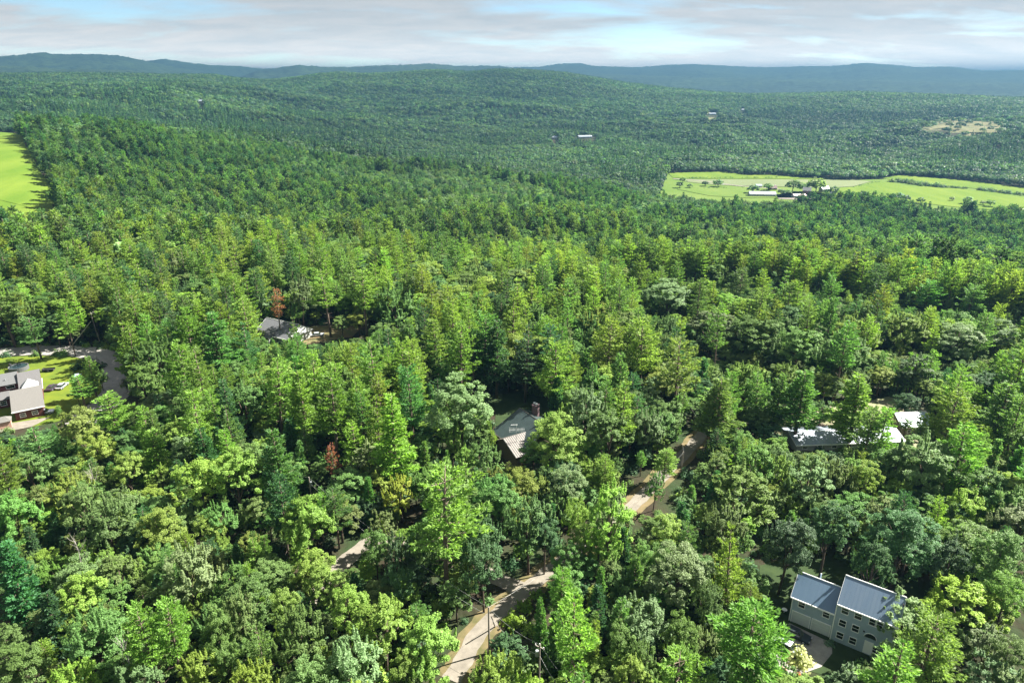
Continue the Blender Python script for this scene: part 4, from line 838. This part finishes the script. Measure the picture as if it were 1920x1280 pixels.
# slate-roofed house
O = Gz(477, 621, 3.2); zC = float(terr(O[0], O[1])); C_ = thing('house', (O[0], O[1], zC), 'pale house with slate grey roof and a white gable, half hidden by pines', 'house', R(-28), 'houses in the woods')
gable_walls(C_, .6, 15.2, .3, 11.5, 3.1, 6.3, 5.9, M['cream']); r = gable_roof(C_, .6, 15.2, .3, 11.5, 3.15, 6.35, 5.9, M['slate'], .5)
rg = MB(); rg.slab([(2.5,-2.3,2.75),(9.0,-2.3,2.75),(9.0,2.2,4.6),(2.5,2.2,4.6)], .14); rg.build('porch_roof', M['slate2'], C_); MB().box(3, -1.9, -.5, 8.6, .25, 2.7).build('porch_wall', M['cream'], C_)
sg = MB(); sg.poly([(15.75, .0, 2.9), (15.75, 11.8, 2.9), (15.75, 5.9, 6.35), (15.85, .0, 2.9), (15.85, 11.8, 2.9), (15.85, 5.9, 6.35)], [(0,2,1),(3,4,5),(0,1,4,3),(1,2,5,4),(2,0,3,5)]); sg.build('gable_trim', M['white'], C_)
for x, z in ((1.8, 1.6), (10.5, 1.6), (13.2, 1.6)): win(C_, x, z, 1.1, 1.2, .29)
car(at(596, 630), R(15), P['white'], 'white car parked in the sandy clearing beside the slate-roofed house')

# red house with grey roofs
zD = float(terr(-132, 165)); D_ = thing('house', (-131.9, 161.7, zD), 'red clapboard house with grey shingle roofs beside the lawn', 'house', R(34), 'houses in the woods')
MB().prism([(.3,-.6),(12,-.6),(12,3.6),(9.1,5.35),(.3,2.95)], .25, 6.6).build('wall', M['red'], D_)
fr = MB().slab([(-.3,-.25,2.95),(7.1,-.25,2.95),(7.1,9.1,5.6),(-.3,9.1,5.6)], .16).slab([(-.3,9.1,5.6),(7.1,9.1,5.6),(7.1,12.3,4.0),(-.3,12.3,4.0)], .16).build('front_roof', M['shingb'], D_)
MB().box(-.35,-.36,2.72,7.15,-.26,2.96).build('gutter', M['white'], fr)
MB().prism([(15.5,-.6),(24,-.6),(24,4.4),(20.6,6.6),(15.5,5.2)], -6.5, 1.85).build('wall', M['red'], D_)
MB().prism([(12,-.6),(24,-.6),(24,4.4),(18.2,6.9),(11.0,4.3)], 1.86, 6.7).build('wall', M['red'], D_)
MB().slab([(1.7,10.2,4.3),(7.1,10.2,4.3),(7.1,18.3,7.15),(1.7,18.3,7.15)], .16).slab([(1.7,18.3,7.15),(7.1,18.3,7.15),(7.1,24.4,4.5),(1.7,24.4,4.5)], .16).slab([(-6.8,20.6,6.9),(1.7,20.6,6.9),(1.7,24.4,4.45),(-6.8,24.4,4.45)], .16).build('main_roof', M['shing'], D_)
MB().box(-6.5,15.4,-.6,1.7,18.6,5.3).build('dormer_wall', M['red'], D_)
MB().slab([(-6.8,14.9,5.35),(1.75,14.9,5.35),(1.75,20.6,6.9),(-6.8,20.6,6.9)], .16).build('dormer_roof', M['slate2'], D_)
MB().slab([(-6.8,11.3,2.6),(.2,11.3,2.6),(.2,15.39,3.5),(-6.8,15.39,3.5)], .14).build('lower_roof', M['shing'], D_); MB().box(-6.5,11.8,-.6,.25,15.3,2.6).build('wall', M['red'], D_)
win(D_, -.3, 4.45, 1.9, .75, 15.39, bars=False); win(D_, -2.5, 1.4, 1.3, 1.2, 11.79); win(D_, 1.9, 1.4, 1.2, 1.0, .29); win(D_, 4.6, 1.4, 1.2, 1.0, .29)
cu = MB().poly([(2.4,9.6,5.35),(6.4,9.6,5.35),(6.4,13.0,5.35),(2.4,13.0,5.35),(4.3,11.6,7.3)], [(0,1,4),(1,2,4),(2,3,4),(3,0,4)]).build('dormer_gable', M['cream'], D_)
MB().box(7.1,10.0,4.0,7.18,18.3,4.25).build('fascia', M['white'], D_)
MB().tube([(-1.2,17.2,6.0),(-1.2,17.2,6.5)], .15, 8).build('vent_pipe', M['steel'], D_)
c = at(36, 693); pl = thing('swimming_pool', c, 'round above-ground pool with pale rim on the lawn', 'pool'); ring = MB()
for k in range(28):
    a, b2 = 2*math.pi*k/28, 2*math.pi*(k+1)/28; q = lambda r_, an_, z_: (r_*math.cos(an_), r_*math.sin(an_), z_)
    ring.poly([q(2.7,a,0),q(2.7,b2,0),q(2.7,b2,1.3),q(2.7,a,1.3),q(2.5,a,1.3),q(2.5,b2,1.3),q(2.5,b2,1.0),q(2.5,a,1.0)], [(0,1,2,3),(3,2,5,4),(4,5,6,7)])
ring.build('wall', M['slate2'], pl); MB().tube([(0,0,1.08),(0,0,1.1)], 2.5, 28).build('pool_water', M['water'], pl); MB().box(-2.9,-.2,1.31,-2.3,.5,1.9).build('pump_box', M['black'], pl)
car(at(98, 729), R(95), P['maroon'], 'dark maroon car on the grass nearest the red house'); car(at(117, 726), R(95), P['white'], 'white car parked next to the dark maroon one')
car(at(146, 711), R(115), P['blue'], 'pale blue van partly behind a young pine', 'van', True)
car(at(84, 775), R(20), P['silver'], 'silver car beside the front corner of the red house')
c = at(92, 696); u_ = thing('utility_trailer', c, 'dark utility trailer standing on the lawn', 'trailer', R(10)); MB().box(-1.6,-.8,.45,1.6,.8,.6).box(-1.6,-.8,.6,-1.5,.8,1.1).box(-1.6,-.8,.6,1.6,-.72,.95).box(-1.6,.72,.6,1.6,.8,.95).build('bed', M['black'], u_)
for yv in (-.9, .9): link('wheel', MB().tube([(0,-.1,0),(0,.1,0)], .35, 12).mesh('wheel', M['black']), u_, (0, yv, .35))
c = at(10, 800); sh = thing('garden_shed', c, 'little shed with grey hipped roof in front of the red house', 'shed', R(34)); MB().box(-1.5,-1.3,-.2,1.5,1.3,2.0).build('wall', mat('salmon_boards', (.36,.22,.17), .8, noise=.1, nscale=3), sh)
MB().poly([(-1.8,-1.6,1.98),(1.8,-1.6,1.98),(1.8,1.6,1.98),(-1.8,1.6,1.98),(-.5,0,3.0),(.5,0,3.0)], [(0,1,5,4),(1,2,5),(2,3,4,5),(3,0,4),(3,2,1,0)]).build('roof', M['shingb'], sh)

# sheds in the sandy clearing
O = Gz(1693, 799, 2.9); zE = float(terr(O[0], O[1])); E1 = thing('metal_roofed_shed', (O[0], O[1], zE), 'small shed with a pale blue metal roof at the sandy clearing', 'shed', R(5))
gable_walls(E1, .2, 8.2, .3, 7.5, 2.9, 4.9, 3.9, M['tanwall']); r = gable_roof(E1, .2, 8.2, .3, 7.5, 2.9, 4.9, 3.9, M['bluemetal'], .3); seams(r, 0, 8.4, .7, 0, 2.83, 3.9, 5.0, M['bluemetal'], .03); win(E1, 2.2, 1.4, .8, .8, .29); MB().box(4.5, .22, 0, 5.6, .3, 2.0).build('door', M['wood'], E1)
O = Gz(1493, 834, 1.9); zE = float(terr(O[0], O[1])); E2 = thing('long_building', (O[0], O[1], zE), 'long low building under a white metal roof behind the trees', 'building', R(4))
gable_walls(E2, .3, 27.5, .3, 8.6, 1.9, 3.0, 4.4, M['cream']); r = gable_roof(E2, .3, 27.5, .3, 8.6, 1.9, 3.0, 4.4, M['whitemetal'], .35); seams(r, 0, 27.7, .9, -.05, 1.9, 4.4, 3.1, M['whitemetal'], .03)
for k in range(7): win(E2, 2.5+k*3.7, 1.0, 1.2, .7, .29)
O = at(1272, 768); E3 = thing('metal_roofed_shed', O, 'blue-grey roofed shed between trees above the dirt road', 'shed', R(-12))
gable_walls(E3, 0, 4.6, 0, 4, 2.3, 3.3, 2, M['tanwall']); gable_roof(E3, 0, 4.6, 0, 4, 2.3, 3.3, 2, M['whitemetal'], .3); MB().box(1.6,-.08,0,2.6,-.01,2.0).build('door', M['wood'], E3)
c = at(1521, 808); tr = thing('tractor', c, 'small red and black tractor by the long white roof', 'tractor', R(60)); rp = mat('red_paint', (.42,.05,.03), .4)
MB().box(-.1,-.35,.6,1.6,.35,1.15).build('hood', rp, tr); MB().box(-1.2,-.5,.6,-.1,.5,1.0).build('body', rp, tr); MB().box(-1.1,-.5,2.1,.1,.5,2.2).build('canopy', M['black'], tr)
for x in (-1.05, .05):
    for yv in (-.45, .45): MB().tube([(x,yv,1),(x,yv,2.1)], .04, 5).build('post', M['black'], tr)
for x, rr_, yv in ((-.8,.65,-.65),(-.8,.65,.65),(1.2,.4,-.5),(1.2,.4,.5)): link('wheel', MB().tube([(0,-.16,0),(0,.16,0)], rr_, 16).mesh('wheel', M['black']), tr, (x, yv, rr_))
car(at(1560, 786), R(8), P['dark'], 'dark pickup-sized car in the sandy clearing behind the pines', 'car', True); car(at(1414, 772), R(20), P['silver'], 'silver car where the dirt road meets the clearing')
c = at(1545, 800); bp_ = thing('brush_pile', c, 'grey pile of cut branches beside the tractor', 'brush pile')
g = np.random.default_rng(77); bm_ = MB()
for k in range(70):
    a, e_, l = g.uniform(0, 6.28), g.uniform(.05, .7), g.uniform(1, 2.6); bm_.tube([(g.normal(0,.8), g.normal(0,.6), .05), (math.cos(a)*l, math.sin(a)*l, e_*l*.9+.1)], [.06, .015], 4)
bm_.build('branches', BARK, bp_, kind='stuff')

# the farm in the valley
def barn(px, py, L_, W_, he, hr, wall, roof, label, rz=0.0, nm='farm_building', wins=3):
    q = at(px, py); t = thing(nm, q, label, 'barn' if nm == 'barn' else 'building', rz, 'farm buildings in the valley'); gable_walls(t, -L_/2, L_/2, 0, W_, he, hr, W_/2, wall); gable_roof(t, -L_/2, L_/2, 0, W_, he, hr, W_/2, roof, .5, .25)
    for k in range(wins): win(t, -L_/2 + L_*(k+.5)/wins, he*.5, 1.4, 1.2, -.01)
    return t
barn(1430, 369, 34, 11, 3.5, 6.3, M['cream'], M['whitemetal'], 'long white-roofed barn at the near edge of the farm', R(-6), 'barn', 8)
barn(1451, 357, 9, 8, 3.5, 6.5, M['red'], M['brick'], 'small dark barn with purple-brown roof behind the long barn', R(10), 'barn', 2)
barn(1500, 371, 17, 8, 3, 4.6, M['cream'], mat('pinkish_metal', (.46,.36,.34), .5, .2, noise=.1), 'pinkish-roofed farm shed right of the long barn', R(8), 'barn', 4)
barn(1512, 364, 10, 9, 5, 8.5, mat('brick_red', (.28,.13,.10), .9), M['slate'], 'brick-coloured farmhouse between round trees', R(-20), wins=2)
barn(1548, 361, 11, 8, 5, 8, M['cream'], M['whitemetal'], 'white farmhouse at the right end of the farm', R(15), wins=3)
barn(1562, 366, 7, 6, 3, 5, M['cream'], M['whitemetal'], 'small white outbuilding next to the round dark tree', R(-10), wins=1)
barn(1423, 352, 8, 6, 3, 4.6, M['cream'], M['bluemetal'], 'tiny pale shed behind the farm drive', R(0), wins=1)
barn(1098, 260, 34, 12, 4.5, 7, M['cream'], M['whitemetal'], 'distant long pale building among the woods', R(18), wins=4); barn(1040, 261, 12, 9, 4, 6.5, M['cream'], M['whitemetal'], 'small distant white house in the woods', R(0), wins=2)
barn(1336, 216, 22, 12, 4.5, 7, M['cream'], M['whitemetal'], 'distant pale building beside a tan patch', R(0), wins=3); barn(1393, 208, 12, 10, 4, 6, M['cream'], M['whitemetal'], 'tiny white speck of a house on the far slope', R(0), wins=1)
barn(376, 194, 11, 9, 5, 8, M['cream'], M['whitemetal'], 'lone white house on the far left slope', R(0), wins=2)
def ftree(px, py, wpx, label, tone='d', sp='m'):
    q, t_ = G(px, py); wm = wpx*t_/FPX; cm, tm, (pw, ph) = FAR_B[int(rng.integers(4))], MAPLE[5][1], (8.8, 15)
    e = thing('maple_tree', (q[0], q[1], q[2]), label, 'tree', rng.uniform(0, 6), 'round trees about the farm'); e.scale = (wm*1.2/pw, wm*1.2/pw, wm*1.15/ph); e.location.z -= wm*.17; c_ = link('crown', cm, e); c_['tint'] = [float(v) for v in tint(tone)]; link('trunk', tm, e)
for a in ((1322, 350, 11, 'first lone round tree in the pasture'), (1346, 351, 15, 'second, larger lone round tree in the pasture'), (1274, 353, 12, 'dark round tree at the left end of the pasture'), (1293, 353, 9, 'low round tree by the pasture corner', 'o'),
          (1280, 343, 11, 'loose tree beside the farm lane', 'o'), (1411, 363, 17, 'dark tree at the left end of the long barn'), (1440, 358, 15, 'round tree behind the long barn', 'g'), (1486, 360, 24, 'largest round tree of the farm', 'g'),
          (1505, 361, 18, 'paler round tree beside the largest one', 'g'), (1529, 361, 28, 'broad dark tree shading the farmhouse', 'g'), (1561, 366, 17, 'dark round tree at the right end of the farm'), (1465, 366, 12, 'low round tree behind the barn roof'), (1477, 365, 10, 'small green tree among the barns', 'g'),
          (1617, 372, 15, 'dark tree at the near edge of the bright field'), (1683, 377, 17, 'round dark tree standing before the bright field'), (1698, 379, 14, 'second dark tree before the bright field'), (1725, 382, 12, 'smaller dark tree before the bright field'),
          (1785, 377, 8, 'thin pale tree in the bright field', 's'), (1812, 383, 15, 'grey feathery tree in the bright field', 's'), (1842, 385, 9, 'slim grey tree right of the feathery one', 's'), (1856, 388, 14, 'olive tree at the field corner', 'o')): ftree(*a)
hp, hs = [], []
for line, n, s_ in (([(1297,334.8),(1330,334.4),(1375,334.2)], 46, 1.1), ([(1395,334.2),(1425,334),(1468,333.6)], 40, 1.1), ([(1684,342),(1700,343),(1720,346),(1745,350),(1768,351)], 120, 2.6), ([(1768,351.5),(1795,353),(1810,354.5)], 40, 1.5), ([(1838,357),(1860,359.5),(1885,362.5),(1925,367)], 90, 2.2),
                    ([(1290,353),(1345,353.5),(1400,352)], 30, .9), ([(1600,351.3),(1630,346),(1645,342),(1684,341)], 40, .9)):
    L_ = np.array([G(*p)[0][:2] for p in line]); t_ = rng.random(n)*(len(L_)-1); i_ = t_.astype(int); f_ = (t_-i_)[:, None]; q = L_[i_]*(1-f_)+L_[i_+1]*f_ + rng.normal(0, 1.6*s_, (n, 2))
    hp += [(a, b, float(terr(a, b))) for a, b in q]; hs += [s_*rng.uniform(.6, 1.5) for _ in range(n)]
n = len(hp); gn_forest('hedgerow', 'hedgerows and scrub between the valley fields', BUSH, np.array(hp), np.array(hs)[:, None]*np.ones((1, 3)), tints_for(rng.choice(list('dgdo'), n), 0), rng.integers(0, 3, n), rng.uniform(0, 6, n))
drape('farm_lane', [band([(1262,336),(1290,338),(1330,342),(1380,349),(1430,353),(1470,357)], 6)[0]], M['dirt'], .9, 20); drape('farmyard', [pic([(1455,368),(1470,362),(1540,362),(1560,370),(1500,376),(1460,374)])], M['dirt'], .8, 15)
drape('valley_road', [band([(1865,392.5),(1900,393),(1960,395),(2040,400)], 7)[0]], M['gravel'], .9, 20)

# ------------------------------------------------------------------ poles and wires
def pole(base, h, label, arm=True, trans=False, rz=0.0, lean=(0, 0), r0=.17):
    t = thing('utility_pole', base, label, 'pole', rz, 'poles along the roads'); top = (lean[0], lean[1], h)
    MB().tube([(0,0,-.5), top], [r0, r0*.7], 9).build('post', M['polewood'], t)
    if arm:
        a = MB().box(-.75, -.06, h-.55, .75, .06, h-.4).build('crossarm', M['polewood'], t)
        for x in (-.65, 0, .65): MB().tube([(x, 0, h-.4 if x else h), (x, 0, (h-.4 if x else h)+.25)], .06, 6).build('insulator', M['white'], a if x else t)
    if trans:
        c_ = MB().tube([(.42,0,h-2.3),(.42,0,h-2.2),(.42,0,h-1.35),(.42,0,h-1.25)], [.24,.3,.3,.22], 12).build('transformer', M['steel'], t); MB().box(.1,-.05,h-2,.25,.05,h-1.5).build('bracket', M['steel'], c_)
    return t
def gbase(px, py, h): q, _ = G(px, py, h); return q
p1 = gbase(916, 1137, 9.2); p2 = gbase(1012, 1208, 9.4); p3 = gbase(579, 894, 9.0); p4 = gbase(1282, 847, 6.0); p5 = at(187, 640); p6 = gbase(1272, 722, 11)
pole(p1, 9.2, 'dark roadside pole with a slanting brace over the dirt road', False, rz=R(30)); b_ = thing('brace_post', at(929, 1173), 'slanting timber brace beside the roadside pole', 'post'); q = Gz(921, 1154, 4.5)-np.array(at(929, 1173)); MB().tube([(0,0,-.3), tuple(q)], [.12,.1], 7).build('post', M['polewood'], b_)
pole(p2, 9.4, 'grey pole carrying a pale transformer above the dark bushes', True, True, R(150)); pole(p3, 9.0, 'pale pole with transformer standing in deep shade', False, True, R(80)); pole(p4, 6.0, 'thin dark post beside the sunlit dirt road', False, r0=.12); pole(at(1276, 886), 5.6, 'slimmer grey post left of the dark one by the road', False, r0=.08)
pole(p5, 10.6, 'tall grey pole leaning over the gravel road', True, lean=(-1.2, .4)); s5 = thing('stay_pole', at(130, 652), 'sunlit slanting pole propped toward the leaning pole', 'pole'); q = Gz(170, 603, 9)-np.array(at(130, 652)); MB().tube([(0,0,-.3), tuple(q)], [.11,.09], 7).build('post', mat('pale_pole', (.42,.40,.30), .8), s5)
pole(p6, 11, 'pole with crossarm half hidden by pines above the road', True, rz=R(20))
def wire(a, b, sag, label, r=.013):
    a, b = np.array(a), np.array(b); n = 14; pts = [tuple(a*(1-t)+b*t - np.array([0, 0, 4*sag*t*(1-t)])) for t in np.linspace(0, 1, n)]
    o = MB().tube(pts, r, 5).build('power_line', M['wire']); o['label'] = label; o['category'] = 'wire'; o['group'] = 'power lines strung between the poles'
T = lambda p, h, dx=0: (p[0]+dx, p[1], p[2]+h)
wire(T(p3, 8.9), T(p1, 9.1), 1.6, 'upper power line from the shaded pole to the braced roadside pole'); wire(T(p3, 7.6), T(p1, 7.4), 2.0, 'lower power line from the shaded pole to the braced roadside pole', .02)
wire(T(p1, 9.1), T(p2, 9.5), .8, 'upper power line from the braced pole to the transformer pole'); wire(T(p1, 7.4), T(p2, 7.4), 1.0, 'lower power line from the braced pole to the transformer pole', .02)
e1, e2 = Gz(1110, 1330, 7.5), Gz(1090, 1340, 6.0); wire(T(p2, 9.5), e1, .6, 'upper power line running from the transformer pole out of view'); wire(T(p2, 7.4), e2, .8, 'lower power line running from the transformer pole out of view', .02)
e0 = Gz(345, 820, 9); wire(e0, T(p3, 8.9), 1.2, 'power line coming through the trees to the shaded pole')
wire(T(p6, 10.9), T(p4, 5.9), .8, 'wire dropping from the crossarm pole to the thin dark post'); wire(T(p6, 10.6, .7), Gz(1318, 800, 6), .6, 'second wire dropping from the crossarm pole over the dirt road'); wire(T(p4, 5.9), T(p1, 9.1), 3.0, 'long wire following the dirt road downhill')

# shrubs that show by themselves
def shrub(px, py, wpx, label, c_, k=0):
    q, t_ = G(px, py); s_ = wpx*t_/FPX/2.6; e = link('shrub', BUSH[k], None, (q[0], q[1], q[2]-.1)); e.scale = (s_, s_, s_*.9); e['label'] = label; e['category'] = 'shrub'; e['tint'] = list(c_); e['group'] = 'shrubs in the open'
shrub(1556, 1208, 20, 'pale green shrub at the corner of the blue-grey house', (.13,.22,.13)); shrub(1500, 1240, 52, 'cream-flowering bush below the driveway', (.36,.38,.17), 1); shrub(1468, 1256, 13, 'orange-flowering clump beside the big pine', (.50,.20,.04), 2); shrub(1497, 1264, 12, 'second orange-flowering clump near the bottom edge', (.50,.20,.05))
shrub(432, 738, 14, 'small bright red bush among green trees', (.42,.03,.02)); shrub(165, 735, 30, 'green bush between lawn and gravel road', (.09,.17,.04), 1); shrub(178, 690, 34, 'dark bush at the inner bend of the gravel road', (.04,.09,.035), 2); shrub(188, 716, 20, 'bright yellow-green bush by the gravel road', (.14,.22,.03)); shrub(150, 690, 30, 'dark low bush at the lawn edge', (.04,.09,.035), 1)
shrub(960, 1168, 44, 'sunlit yellow-green roadside bush', (.16,.24,.03), 2); shrub(985, 1140, 36, 'bright bush on the right bank of the dirt road', (.13,.22,.03)); shrub(1010, 1118, 30, 'upper bright bush along the dirt road bank', (.12,.21,.03), 1); shrub(300, 1262, 26, 'rust-brown dead shrub near the bottom edge', (.22,.09,.05), 1)

# ------------------------------------------------------------------ the air
hz = bpy.data.materials.new('haze'); hz.use_nodes = True; t = hz.node_tree; t.nodes.clear(); oo = t.nodes.new('ShaderNodeOutputMaterial'); pv = t.nodes.new('ShaderNodeVolumePrincipled')
pv.inputs['Color'].default_value = (.062, .138, .222, 1); pv.inputs['Density'].default_value = HAZE; pv.inputs['Anisotropy'].default_value = .2; t.links.new(pv.outputs[0], oo.inputs['Volume'])
zlo = float(min(Z2.min(), -80)) - 1.5; zhi = float(Z2.max()) + 25
hb = MB().box(-27500, -27500, zlo, 27500, 27500, zhi).build('haze', hz, kind='stuff', label='thin blue summer haze over the valley')
